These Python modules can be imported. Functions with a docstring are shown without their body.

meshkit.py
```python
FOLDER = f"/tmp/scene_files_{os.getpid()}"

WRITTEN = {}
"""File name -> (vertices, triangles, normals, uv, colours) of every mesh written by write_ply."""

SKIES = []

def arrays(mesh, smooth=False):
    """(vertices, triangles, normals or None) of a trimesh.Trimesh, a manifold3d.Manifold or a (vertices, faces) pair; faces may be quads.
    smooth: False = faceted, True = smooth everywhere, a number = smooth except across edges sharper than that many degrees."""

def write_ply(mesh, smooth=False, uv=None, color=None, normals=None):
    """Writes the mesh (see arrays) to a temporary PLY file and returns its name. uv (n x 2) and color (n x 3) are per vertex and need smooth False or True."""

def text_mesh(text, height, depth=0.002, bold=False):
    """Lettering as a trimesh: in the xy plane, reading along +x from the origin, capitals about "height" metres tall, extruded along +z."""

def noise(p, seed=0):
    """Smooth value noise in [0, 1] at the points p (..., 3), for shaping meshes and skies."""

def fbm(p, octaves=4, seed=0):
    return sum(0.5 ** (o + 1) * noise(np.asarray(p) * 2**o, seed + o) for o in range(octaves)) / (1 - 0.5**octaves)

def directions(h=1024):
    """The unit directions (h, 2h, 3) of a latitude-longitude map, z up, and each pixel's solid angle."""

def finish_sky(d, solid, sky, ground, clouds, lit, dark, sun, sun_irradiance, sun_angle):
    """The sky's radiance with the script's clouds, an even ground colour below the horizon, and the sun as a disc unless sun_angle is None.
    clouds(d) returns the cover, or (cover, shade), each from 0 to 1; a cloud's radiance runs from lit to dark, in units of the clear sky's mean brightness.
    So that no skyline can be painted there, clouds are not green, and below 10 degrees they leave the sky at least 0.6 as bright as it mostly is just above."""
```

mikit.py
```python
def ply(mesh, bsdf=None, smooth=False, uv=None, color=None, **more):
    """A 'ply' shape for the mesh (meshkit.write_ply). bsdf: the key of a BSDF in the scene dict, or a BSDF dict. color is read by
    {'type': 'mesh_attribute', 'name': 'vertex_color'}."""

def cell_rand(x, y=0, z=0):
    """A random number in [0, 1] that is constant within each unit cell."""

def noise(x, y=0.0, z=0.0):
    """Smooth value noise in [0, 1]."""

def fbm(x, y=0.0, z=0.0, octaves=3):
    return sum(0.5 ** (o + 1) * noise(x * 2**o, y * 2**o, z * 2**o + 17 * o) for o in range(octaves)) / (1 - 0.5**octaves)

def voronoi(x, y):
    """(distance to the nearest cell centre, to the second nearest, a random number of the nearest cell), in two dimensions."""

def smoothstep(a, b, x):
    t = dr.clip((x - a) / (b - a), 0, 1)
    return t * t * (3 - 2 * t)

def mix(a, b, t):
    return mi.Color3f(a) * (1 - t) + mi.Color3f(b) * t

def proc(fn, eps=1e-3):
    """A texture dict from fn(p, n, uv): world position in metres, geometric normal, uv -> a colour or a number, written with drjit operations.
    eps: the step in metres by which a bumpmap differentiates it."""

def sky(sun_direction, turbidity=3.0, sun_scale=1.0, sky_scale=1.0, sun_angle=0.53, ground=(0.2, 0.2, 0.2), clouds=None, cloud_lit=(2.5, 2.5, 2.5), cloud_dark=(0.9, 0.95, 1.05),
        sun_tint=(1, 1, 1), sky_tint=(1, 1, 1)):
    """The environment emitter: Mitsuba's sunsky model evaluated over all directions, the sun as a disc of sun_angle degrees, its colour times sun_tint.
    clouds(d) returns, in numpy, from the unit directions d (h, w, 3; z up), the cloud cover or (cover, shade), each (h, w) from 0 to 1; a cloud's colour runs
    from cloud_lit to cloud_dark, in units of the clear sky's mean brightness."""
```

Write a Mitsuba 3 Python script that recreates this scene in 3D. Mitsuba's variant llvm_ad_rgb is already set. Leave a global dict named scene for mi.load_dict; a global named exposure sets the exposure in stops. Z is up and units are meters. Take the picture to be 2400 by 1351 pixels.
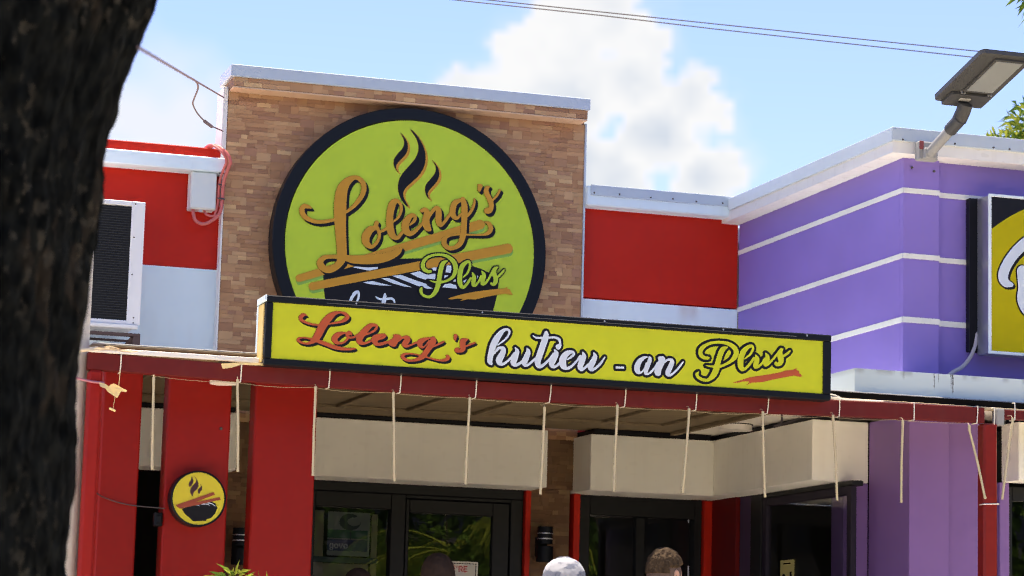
import math, random
import numpy as np, trimesh, mitsuba as mi, drjit as dr, mikit, meshkit
from manifold3d import Manifold, CrossSection
from shapely.geometry import Polygon, Point
from shapely.ops import unary_union
from shapely import affinity
import shapely

T = mi.ScalarTransform4f
rng = np.random.default_rng(7)
scene, labels = {}, {}

# ---------------------------------------------------------------- camera, sky, exposure
CAM = np.array([0.0, 0.0, 1.15])
yaw, pitch, roll = (math.radians(a) for a in (17.47, 8.66, 1.542))
fw = np.array([math.sin(yaw) * math.cos(pitch), math.cos(yaw) * math.cos(pitch), math.sin(pitch)])
rt = np.cross(fw, [0, 0, 1]); rt /= np.linalg.norm(rt)
up = np.cross(rt, fw) * math.cos(roll) - rt * math.sin(roll)
scene['camera'] = {'type': 'thinlens', 'aperture_radius': .0062, 'focus_distance': 13.6, 'fov': 2 * math.degrees(math.atan(1200 / 6126)), 'fov_axis': 'x', 'near_clip': 0.1, 'far_clip': 4000.0,
                   'to_world': T().look_at(origin=CAM.tolist(), target=(CAM + fw).tolist(), up=up.tolist())}
exposure = 3.0


def clouds(d):
    """Fair-weather cumulus: a tall heap to the north-east, a thin bank beside it, and scattered puffs added over the unseen sky for fill light."""
    az = np.degrees(np.arctan2(d[..., 0], d[..., 1])); el = np.degrees(np.arcsin(np.clip(d[..., 2], -1, 1)))
    n = meshkit.fbm(d * 34, 5, 3)
    n2 = meshkit.fbm(d * 95, 4, 8)
    n3 = meshkit.fbm(d * 230, 3, 18)
    heap = np.full(az.shape, -9.0)
    for a, e, r in [(17.7, 13.75, .80), (18.6, 14.5, .95), (19.5, 14.6, .80), (20.2, 14.2, .62), (17.0, 13.05, .55), (18.4, 12.9, 1.3), (20.0, 13.2, .85), (21.35, 12.75, .62), (21.95, 12.55, .42), (20.7, 12.1, .95),
                    (22.15, 11.55, .42), (21.6, 11.2, .72), (22.35, 11.15, .3), (16.25, 12.95, .35), (19.6, 11.0, .9), (18.2, 11.2, 1.5)]:
        q = np.sqrt(((az - a) * .975) ** 2 + (el - e) ** 2)
        heap = np.maximum(heap, (r - q) / .5)
    body = heap + (n - .5) * 1.0 + (n2 - .5) * 1.5 + (n3 - .5) * .8
    c1 = np.clip(body * 3.2 + .6, 0, 1)
    c1 = np.maximum(c1, np.clip((heap - .35) * 2.5, 0, 1))
    c1 = np.maximum(c1, .42 * np.clip(heap * .7 + .55 + (n2 - .5) * 1.6, 0, 1))
    deep = np.clip(body * .55 - .12, 0, 1)
    s1 = np.clip((.12 + .55 * np.clip((14.3 - el) / 2.4, 0, 1) + .2 * np.clip((az - 18.2) / 2.5, -.6, .6)) * deep * 1.2 + (n2 - .5) * .35 + (n - .5) * .5, 0, .8)
    bank = np.clip(1.9 - np.sqrt(((az - 9.1) / 1.25) ** 2 + ((el - 12.1) / 1.1) ** 2) + (meshkit.fbm(d * 40, 4, 25) - .5) * 1.6, 0, 1) * np.clip((meshkit.fbm(d * 20, 4, 5) - .16) * 2.8, .25, 1)
    far = np.clip((meshkit.fbm(d * np.array([5, 5, 9]), 5, 21) - .50) * 6, 0, 1) * np.clip((np.hypot(az - 18, el - 12) - 9) / 8, 0, 1)  # coverage raised out of view to brighten the fill on the facade
    c = np.maximum(np.maximum(c1, .9 * bank), .8 * far)
    return c, np.where(c1 >= .9 * bank, s1, .15)


scene['sky'] = mikit.sky([-0.10, 0.22, 0.97], turbidity=2.0, sky_tint=(.91, .80, .96), clouds=clouds, cloud_lit=(1.45, 1.45, 1.45), cloud_dark=(.93, 1.04, 1.20), ground=(0.22, 0.2, 0.17))

# ---------------------------------------------------------------- helpers
def rgb(*c): return {'type': 'rgb', 'value': list(c)}
def mat(name, col, rough=.5, metallic=0.0, spec=.5, bump=None, clear=0.0):
    b = {'type': 'principled', 'base_color': rgb(*col) if isinstance(col, tuple) else col, 'roughness': rough, 'metallic': metallic, 'specular': spec}
    if clear: b['clearcoat'] = clear; b['clearcoat_gloss'] = .9
    if bump: b = {'type': 'bumpmap', 'arbitrary': mikit.proc(bump[0], bump[2] if len(bump) > 2 else 2e-3), 'scale': bump[1], 'bsdf': b}
    scene[name] = {'type': 'twosided', 'bsdf': b}
    return name
def weathered(col, amount=.1, streak=.1, dirt=(.25, .22, .19), scale=2.3):
    """Paint that has aged a little: cloudy tone, faint rain streaks and small scuffs."""
    def fn(p, n, uv):
        a = mikit.fbm(p.x * scale + p.y * 1.7, p.y * scale, p.z * scale, 3)
        s = mikit.fbm(p.x * 26 + p.y * 26, 0.0, p.z * 1.1, 3)
        k = mikit.smoothstep(.58, .8, s) * streak
        sp = mikit.smoothstep(.80, .86, mikit.noise(p.x * 31, p.y * 31, p.z * 31)) * streak * 1.3
        return mikit.mix(mikit.mix(tuple(c * (1 - amount) for c in col), tuple(c * (1 + amount) for c in col), a), dirt, dr.minimum(k + sp, .6))
    return mikit.proc(fn)

KEYS = set()
def numbered(k):
    if k not in KEYS:
        KEYS.add(k); return k
    i = 1
    while f'{k}_{i:03d}' in KEYS: i += 1
    KEYS.add(f'{k}_{i:03d}'); return f'{k}_{i:03d}'
def thing(name, label, cat, group=None, **more):
    k = numbered(name); labels[k] = {'label': label, 'category': cat, **more}
    if group: labels[k]['group'] = group
    return k
def part(t, name, mesh, bsdf, smooth=False, label=None, stuff=False, **kw):
    k = numbered(t + '__' + name); scene[k] = mikit.ply(mesh, bsdf, smooth, **kw)
    if label: labels[k] = {'label': label}
    if stuff: labels.setdefault(k, {})['kind'] = 'stuff'
    return k
def one(name, label, cat, mesh, bsdf, smooth=False, group=None):
    k = thing(name, label, cat, group); scene[k] = mikit.ply(mesh, bsdf, smooth); return k
def ground_piece(name, mesh, bsdf, smooth=False, kind='structure', label=None):
    k = numbered(name); scene[k] = mikit.ply(mesh, bsdf, smooth); labels[k] = {'kind': kind, **({'label': label} if label else {})}; return k
def M(m):
    q = m.to_mesh(); return trimesh.Trimesh(q.vert_properties[:, :3], q.tri_verts, process=False)
def bx(x0, x1, y0, y1, z0, z1, b=.004):
    b = min(b, .45 * min(x1 - x0, y1 - y0, z1 - z0))
    pts = []
    for x, sx in ((x0, 1), (x1, -1)):
        for y, sy in ((y0, 1), (y1, -1)):
            for z, sz in ((z0, 1), (z1, -1)):
                pts += [(x + sx * b, y + sy * b, z), (x + sx * b, y, z + sz * b), (x, y + sy * b, z + sz * b)]
    return M(Manifold.hull_points(np.array(pts)))
def cat(*ms): return trimesh.util.concatenate([m for m in ms])
def tube(pts, r, n=8, closed=False):
    P = np.array(pts, float); r = np.broadcast_to(r, len(P)).astype(float)
    t = np.gradient(P, axis=0); t /= np.linalg.norm(t, axis=1, keepdims=True) + 1e-12
    a = np.cross(t[0], [0, 0, 1.0] if abs(t[0][2]) < .9 else [1.0, 0, 0]); a /= np.linalg.norm(a)
    V = []
    ang = np.arange(n) * 2 * np.pi / n
    for i in range(len(P)):
        a = a - t[i] * (a @ t[i]); a /= np.linalg.norm(a); b = np.cross(t[i], a)
        V.append(P[i] + r[i] * (np.cos(ang)[:, None] * a + np.sin(ang)[:, None] * b))
    V = np.vstack(V + [P[:1], P[-1:]]); F = []
    for i in range(len(P) - 1):
        for j in range(n):
            k = (j + 1) % n; F += [[i * n + j, i * n + k, i * n + n + k], [i * n + j, i * n + n + k, i * n + n + j]]
    m = len(P) * n
    for j in range(n): F += [[m, (j + 1) % n, j], [m + 1, m - n + j, m - n + (j + 1) % n]]
    return trimesh.Trimesh(V, F, process=False)
def spline(P, n=8):
    P = np.array(P, float); Q = np.vstack([2 * P[0] - P[1], P, 2 * P[-1] - P[-2]]); out = []
    for i in range(1, len(Q) - 2):
        a, b, c, d = Q[i - 1:i + 3]
        for t in np.arange(n) / n: out.append(.5 * (2 * b + (c - a) * t + (2 * a - 5 * b + 4 * c - d) * t * t + (3 * b - a - 3 * c + d) * t ** 3))
    return np.array(out + [P[-1]])
def plate(poly, y, th=.0012, flip=1):
    """A flat shape in the XZ plane, its face at Y=y towards the street, th thick."""
    ms = []
    for g in getattr(poly, 'geoms', [poly]):
        if g.geom_type != 'Polygon' or g.area < 1e-7: continue
        m = trimesh.creation.extrude_polygon(g, th, engine='earcut')
        v = m.vertices; m = trimesh.Trimesh(np.c_[v[:, 0], y + th - v[:, 2], v[:, 1]], m.faces, process=False); m.fix_normals(); ms.append(m)
    return cat(*ms)
def lathe_y(prof, cx, cz, n=96):
    """Turned about a line parallel to Y: prof = [(radius, y)...]."""
    ang = np.arange(n) * 2 * np.pi / n; V = []; F = []
    for r, y in prof: V.append(np.c_[cx + r * np.cos(ang), np.full(n, y), cz + r * np.sin(ang)])
    V = np.vstack(V)
    for i in range(len(prof) - 1):
        for j in range(n):
            k = (j + 1) % n; F += [[i * n + j, i * n + n + k, i * n + k], [i * n + j, i * n + n + j, i * n + n + k]]
    m = trimesh.Trimesh(V, F, process=False); return m
def prism(poly_xy, z0, z1):
    return M(CrossSection([np.array(poly_xy, float)]).extrude(z1 - z0).translate([0, 0, z0]))

# ---------------------------------------------------------------- materials
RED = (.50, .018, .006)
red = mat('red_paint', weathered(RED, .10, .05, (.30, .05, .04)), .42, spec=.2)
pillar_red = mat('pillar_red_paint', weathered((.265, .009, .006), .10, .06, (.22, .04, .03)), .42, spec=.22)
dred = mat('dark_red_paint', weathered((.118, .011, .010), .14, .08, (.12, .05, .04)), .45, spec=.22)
white = mat('white_paint', weathered((.69, .81, .87), .03, .08, (.55, .53, .50)), .55, spec=.25)
warmwhite = mat('warm_white_paint', weathered((.76, .75, .72), .04, .14, (.50, .45, .38)), .55, spec=.3)
metalwhite = mat('white_flashing', weathered((.46, .53, .60), .03, .06, (.40, .40, .40)), .38, spec=.3)
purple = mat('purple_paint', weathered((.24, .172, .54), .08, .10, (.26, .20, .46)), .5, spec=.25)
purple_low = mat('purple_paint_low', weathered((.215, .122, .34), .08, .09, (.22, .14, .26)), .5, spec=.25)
beige = mat('beige_panel', weathered((.83, .82, .74), .04, .05, (.5, .45, .38)), .6, spec=.3)
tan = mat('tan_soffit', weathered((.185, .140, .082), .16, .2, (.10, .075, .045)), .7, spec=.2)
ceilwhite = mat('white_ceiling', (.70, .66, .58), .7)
concrete = mat('pale_concrete', weathered((.50, .47, .42), .10, .2, (.3, .27, .23)), .8)
black = mat('black_plastic', (.0055, .007, .010), .38, spec=.2)
blackmat = mat('black_vinyl', (.007, .007, .010), .45, spec=.2)
charcoal = mat('charcoal_aluminium', (.012, .013, .014), .4, spec=.25)
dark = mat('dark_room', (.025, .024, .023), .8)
steel = mat('steel', (.55, .56, .58), .35, metallic=.8)
zinc_dark = mat('dark_zinc', (.12, .12, .12), .45, metallic=.6)
zinc = mat('galvanised', (.30, .30, .295), .5, spec=.3)
screwm = mat('screw_steel', (.10, .09, .085), .5, metallic=.5)
brown = mat('brown_steel', (.075, .045, .04), .55)
yellow = mat('yellow_acrylic', (.53, .57, .022), .28, spec=.2)
lime = mat('lime_acrylic', (.455, .605, .036), .28, spec=.22)
mustard = mat('mustard_acrylic', (.43, .375, .004), .35, spec=.1)
sidepanel = mat('pale_yellow_acrylic', (.80, .58, .20), .3)
orange = mat('burnt_orange_vinyl', (.42, .075, .015), .35)
ochre = mat('ochre_vinyl', (.53, .265, .028), .4, spec=.2)
leafgreen = mat('green_vinyl', (.22, .42, .05), .35)
paleblue = mat('pale_blue_vinyl', (.62, .72, .80), .35)
wvinyl = mat('white_vinyl', (.58, .65, .75), .4, spec=.2)
brick_red = mat('brick_red_vinyl', (.30, .055, .02), .4)
lampgrey = mat('lamp_housing', (.062, .062, .062), .45, spec=.3)
lens = mat('lamp_lens', (.235, .25, .255), .4, spec=.2)
tubeplastic = mat('frosted_tube', (.50, .43, .27), .4)
mat('thread_tan', (.45, .38, .26), .6)
cord = mat('white_cord', (.78, .74, .64), .5)
tape = mat('masking_tape', weathered((.76, .58, .26), .12, .1, (.5, .36, .16)), .7)
pinkpipe = mat('faded_red_conduit', (.55, .13, .11), .4)
greypipe = mat('grey_conduit', (.42, .38, .40), .5)
wirem = mat('cable_black', (.06, .05, .055), .5)
pinkwire = mat('cable_faded', (.17, .12, .13), .6)
boxgrey = mat('grey_enamel', weathered((.62, .66, .64), .03, .06, (.4, .4, .36)), .4)
glass = 'window_glass'; scene[glass] = {'type': 'thindielectric', 'specular_transmittance': rgb(.55, .58, .58)}

# ---------------------------------------------------------------- ground
def asphalt(p, n, uv):
    a = mikit.fbm(p.x * .5, p.y * .5, 0, 4); g = mikit.noise(p.x * 60, p.y * 60, 0)
    return mikit.mix((.055, .054, .052), (.095, .09, .084), a * .7 + g * .3)
asp = mat('worn_asphalt', mikit.proc(asphalt), .85)
def pave(p, n, uv):
    a = mikit.fbm(p.x * .8, p.y * .8, 0, 4)
    j = dr.minimum(dr.abs(p.x - dr.floor(p.x)), dr.abs(p.y - dr.floor(p.y)))
    return mikit.mix((.50, .46, .37), (.60, .55, .44), a) * dr.select(j < .012, .55, 1.0)
pav = mat('concrete_paving', mikit.proc(pave), .8)
ground_piece('ground', trimesh.Trimesh([[-1500, -1500, -.13], [1500, -1500, -.13], [1500, 1500, -.13], [-1500, 1500, -.13]], [[0, 1, 2], [0, 2, 3]], process=False), asp)
ground_piece('forecourt', bx(-6, 16, 1.5, 16.5, -.126, 0, .02), pav)

# ---------------------------------------------------------------- the restaurant: red and white rendered building
def dado_fn(p, n, uv):
    a = mikit.fbm(p.x * 2.3, 1.0, p.z * 2.3, 3)
    w = mikit.fbm(p.x * 9, 4.0, p.z * 3, 3)
    run = mikit.smoothstep(5.93, 5.99, p.x + .06 * (w - .5)) * mikit.smoothstep(6.12, 6.05, p.x + .06 * (w - .5)) * mikit.smoothstep(3.44, 3.56, p.z + .1 * (w - .5))
    foot = mikit.smoothstep(.5, .75, mikit.fbm(p.x * 12, 2.0, p.z * 2.0, 3)) * .18
    return mikit.mix(mikit.mix((.66, .785, .845), (.71, .825, .88), a), (.52, .42, .36), dr.minimum(run * (.25 + .45 * w) + foot * .4, .6))
R = thing('restaurant_building', 'single storey red and white rendered shop building with recessed glass fronts', 'building')
# front wall at Y=15.40, with openings for the two glass fronts; X -1.5 .. 6.37
part(R, 'wall', cat(bx(-1.5, 6.365, 15.40, 15.60, 3.585, 4.20), bx(5.19, 6.19, 15.402, 15.60, 2.346, 3.581), bx(-1.5, 2.2, 15.403, 15.6, 0, 2.7), bx(5.18, 5.285, 15.404, 15.6, 0, 2.3)), red)
part(R, 'dado', cat(bx(-1.5, 3.05, 15.395, 15.60, 2.70, 3.584, .002), bx(5.2, 6.366, 15.395, 15.6, 2.9, 3.576, .002)), mat('stained_dado', mikit.proc(dado_fn), .55, spec=.25), label='white lower band of the wall')
part(R, 'wall', bx(6.205, 6.36, 14.985, 15.40, 0, 2.36), mat('shaded_red_paint', weathered((.13, .006, .006), .1, .05, (.12, .02, .02)), .45, spec=.2), label='red return beside the second door with shade painted in')  # wall red darkened in the paint for the shade of the corner
part(R, 'wall', cat(bx(-1.5, -1.3, 15.6, 22, 0, 4.2), bx(-1.3, 9.5, 21.8, 22, 0, 4.2)), red)
part(R, 'wall', bx(1.62, 1.74, 13.2, 15.39, 0, 2.70), concrete, label='unseen pale side wall added on the left to cut the light')  # added out of sight to keep light off the left-facing returns
part(R, 'roof', bx(-1.5, 9.5, 15.6, 22, 4.05, 4.15), concrete)
cl = part(R, 'cornice', bx(-1.5, 2.975, 15.26, 15.42, 4.158, 4.246, .006), white)
part(R, 'roof_edge', bx(-1.5, 2.972, 15.33, 15.5, 4.247, 4.315, .005), red)
cr_ = part(R, 'cornice', bx(5.285, 6.43, 15.28, 15.42, 4.153, 4.278, .008), white)
fl = part(R, 'flashing', bx(5.31, 6.30, 15.268, 15.279, 4.217, 4.284, .002), metalwhite)
for i, x in enumerate((5.33, 5.50, 5.71, 5.86, 6.02, 6.20)):
    part(fl, 'screw', lathe_y([(.0, 15.262), (.005, 15.262), (.006, 15.268)], x, 4.232 + (i % 2) * .004, 8), screwm)
# interior
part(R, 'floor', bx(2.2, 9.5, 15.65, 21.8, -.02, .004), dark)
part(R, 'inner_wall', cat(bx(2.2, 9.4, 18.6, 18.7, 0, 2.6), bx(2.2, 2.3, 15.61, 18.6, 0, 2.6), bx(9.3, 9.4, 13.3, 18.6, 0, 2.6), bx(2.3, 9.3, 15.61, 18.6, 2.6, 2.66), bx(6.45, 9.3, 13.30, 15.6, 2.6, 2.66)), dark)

# ---------------------------------------------------------------- brick clad sign tower
TW = thing('brick_tower', 'tall brown stone tile clad parapet with white metal cap behind the round sign', 'tower')
CX, CZ, CR = 4.132, 3.783, .866
core = mat('tile_bedding', (.22, .13, .08), .8)
part(TW, 'wall', cat(bx(2.986, 5.276, 15.328, 15.50, 2.36, 4.69), bx(2.99, 3.40, 15.328, 15.5, 0, 2.359), bx(4.975, 5.235, 15.328, 15.5, 0, 2.359), bx(2.99, 5.25, 15.20, 15.5, 4.683, 4.80)), core)
part(TW, 'side_panel', bx(2.955, 2.985, 15.322, 15.512, 4.255, 4.70, .003), warmwhite)
part(TW, 'corner_trim', bx(2.974, 2.9855, 15.318, 15.394, 2.9, 4.253, .002), warmwhite)
part(TW, 'corner_trim', bx(5.277, 5.290, 15.315, 15.50, 3.0, 4.683, .002), metalwhite)
part(TW, 'soffit', bx(2.99, 5.25, 15.196, 15.327, 4.672, 4.682, .002), mat('warm_render', (.56, .38, .24), .7))
part(TW, 'cap', bx(2.968, 5.262, 15.178, 15.53, 4.738, 4.812, .004), metalwhite)
def grain(p, n, uv): return mikit.fbm(p.x * 14, p.y * 14, p.z * 110, 3)
scene['stone_tile'] = {'type': 'twosided', 'bsdf': {'type': 'bumpmap', 'arbitrary': mikit.proc(grain, 1e-3), 'scale': .0022, 'bsdf': {'type': 'principled', 'base_color': {'type': 'mesh_attribute', 'name': 'vertex_color'}, 'roughness': .62, 'specular': .2}}}
PAL = np.array([1.04, .95, .76]) * np.array([(.40, .245, .155), (.44, .28, .18), (.35, .205, .13), (.48, .325, .215), (.30, .175, .12), (.385, .235, .165), (.56, .40, .255), (.33, .195, .145)])
PAL = PAL.mean(0) + (PAL - PAL.mean(0)) * np.array([.92, .95, .95])
PW = np.array([.2, .17, .15, .13, .09, .14, .05, .07])
def strip(x0, x1, z0, z1, y, prng, tone=1.0):
    g, b = .0001, .0004
    pr = prng.random() * .0018
    v = np.array([(x0 + g, y, z0 + g), (x1 - g, y, z0 + g), (x1 - g, y, z1 - g), (x0 + g, y, z1 - g), (x0 + g + b, y - .0028 - pr, z0 + g + b), (x1 - g - b, y - .0028 - pr, z0 + g + b), (x1 - g - b, y - .0028 - pr, z1 - g - b), (x0 + g + b, y - .0028 - pr, z1 - g - b)])
    f = np.array([[4, 5, 6], [4, 6, 7], [0, 1, 5], [0, 5, 4], [1, 2, 6], [1, 6, 5], [2, 3, 7], [2, 7, 6], [3, 0, 4], [3, 4, 7]])
    c = tone * PAL[prng.choice(8, p=PW)] * (1 + .10 * (prng.random() - .5))
    e = 1 + .14 * (prng.random((8, 1)) - .5); e[4:] = 1 + .16 * (prng.random((4, 1)) - .5)
    return v, f, np.clip(c * e, 0, 1)
def lay(x0, x1, z0, z1, y, prng, rows=.0258):
    """Stacked strips in panels, as on printed split-stone tile: thin strips of random length, some two or three strips high."""
    n = max(1, round((z1 - z0) / rows)); h = (z1 - z0) / n; m = int(round((x1 - x0) / .0125)); w = (x1 - x0) / m
    used = np.zeros((n, m), bool); out = []
    for r in range(n):
        k = 0
        while k < m:
            if used[r, k]: k += 1; continue
            L = int(prng.choice([3, 4, 5, 5, 6, 7, 9, 11])); e = k
            while e < m and e - k < L and not used[r, e]: e += 1
            if m - e < 3 and not used[r, e:].any(): e = m
            H = 1
            if e - k <= 8 and r + 1 < n and prng.random() < .17 and not used[r + 1, k:e].any(): H = 2
            used[r:r + H, k:e] = True
            out.append((x0 + k * w, x0 + e * w, z0 + r * h, z0 + (r + H) * h, y)); k = e
    return out
tr = np.random.default_rng(11)
pieces = lay(2.988, 5.276, 2.36, 4.672, 15.328, tr) + lay(2.99, 5.25, 4.684, 4.7375, 15.1995, tr, .0268)
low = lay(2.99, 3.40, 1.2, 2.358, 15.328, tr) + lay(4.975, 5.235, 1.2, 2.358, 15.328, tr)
def hidden(q):
    x, z = (q[0] + q[1]) / 2, (q[2] + q[3]) / 2
    return (math.hypot(x - CX - .02, z - CZ) < CR * .93) or (z < 3.02) or (z < 3.47 and 3.28 < x)
vis = sorted([q for q in pieces if not hidden(q)], key=lambda q: -(q[1] - q[0]) * (q[3] - q[2]))
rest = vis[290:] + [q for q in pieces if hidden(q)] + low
for q in vis[:290]:
    v, f, c = strip(*q, tr)
    part(TW, 'tile', (v, f), 'stone_tile', color=c)
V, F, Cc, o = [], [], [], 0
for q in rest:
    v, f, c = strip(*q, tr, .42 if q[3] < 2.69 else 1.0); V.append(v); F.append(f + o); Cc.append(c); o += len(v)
part(TW, 'tile_field', (np.vstack(V), np.vstack(F)), 'stone_tile', color=np.vstack(Cc), stuff=True)

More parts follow.
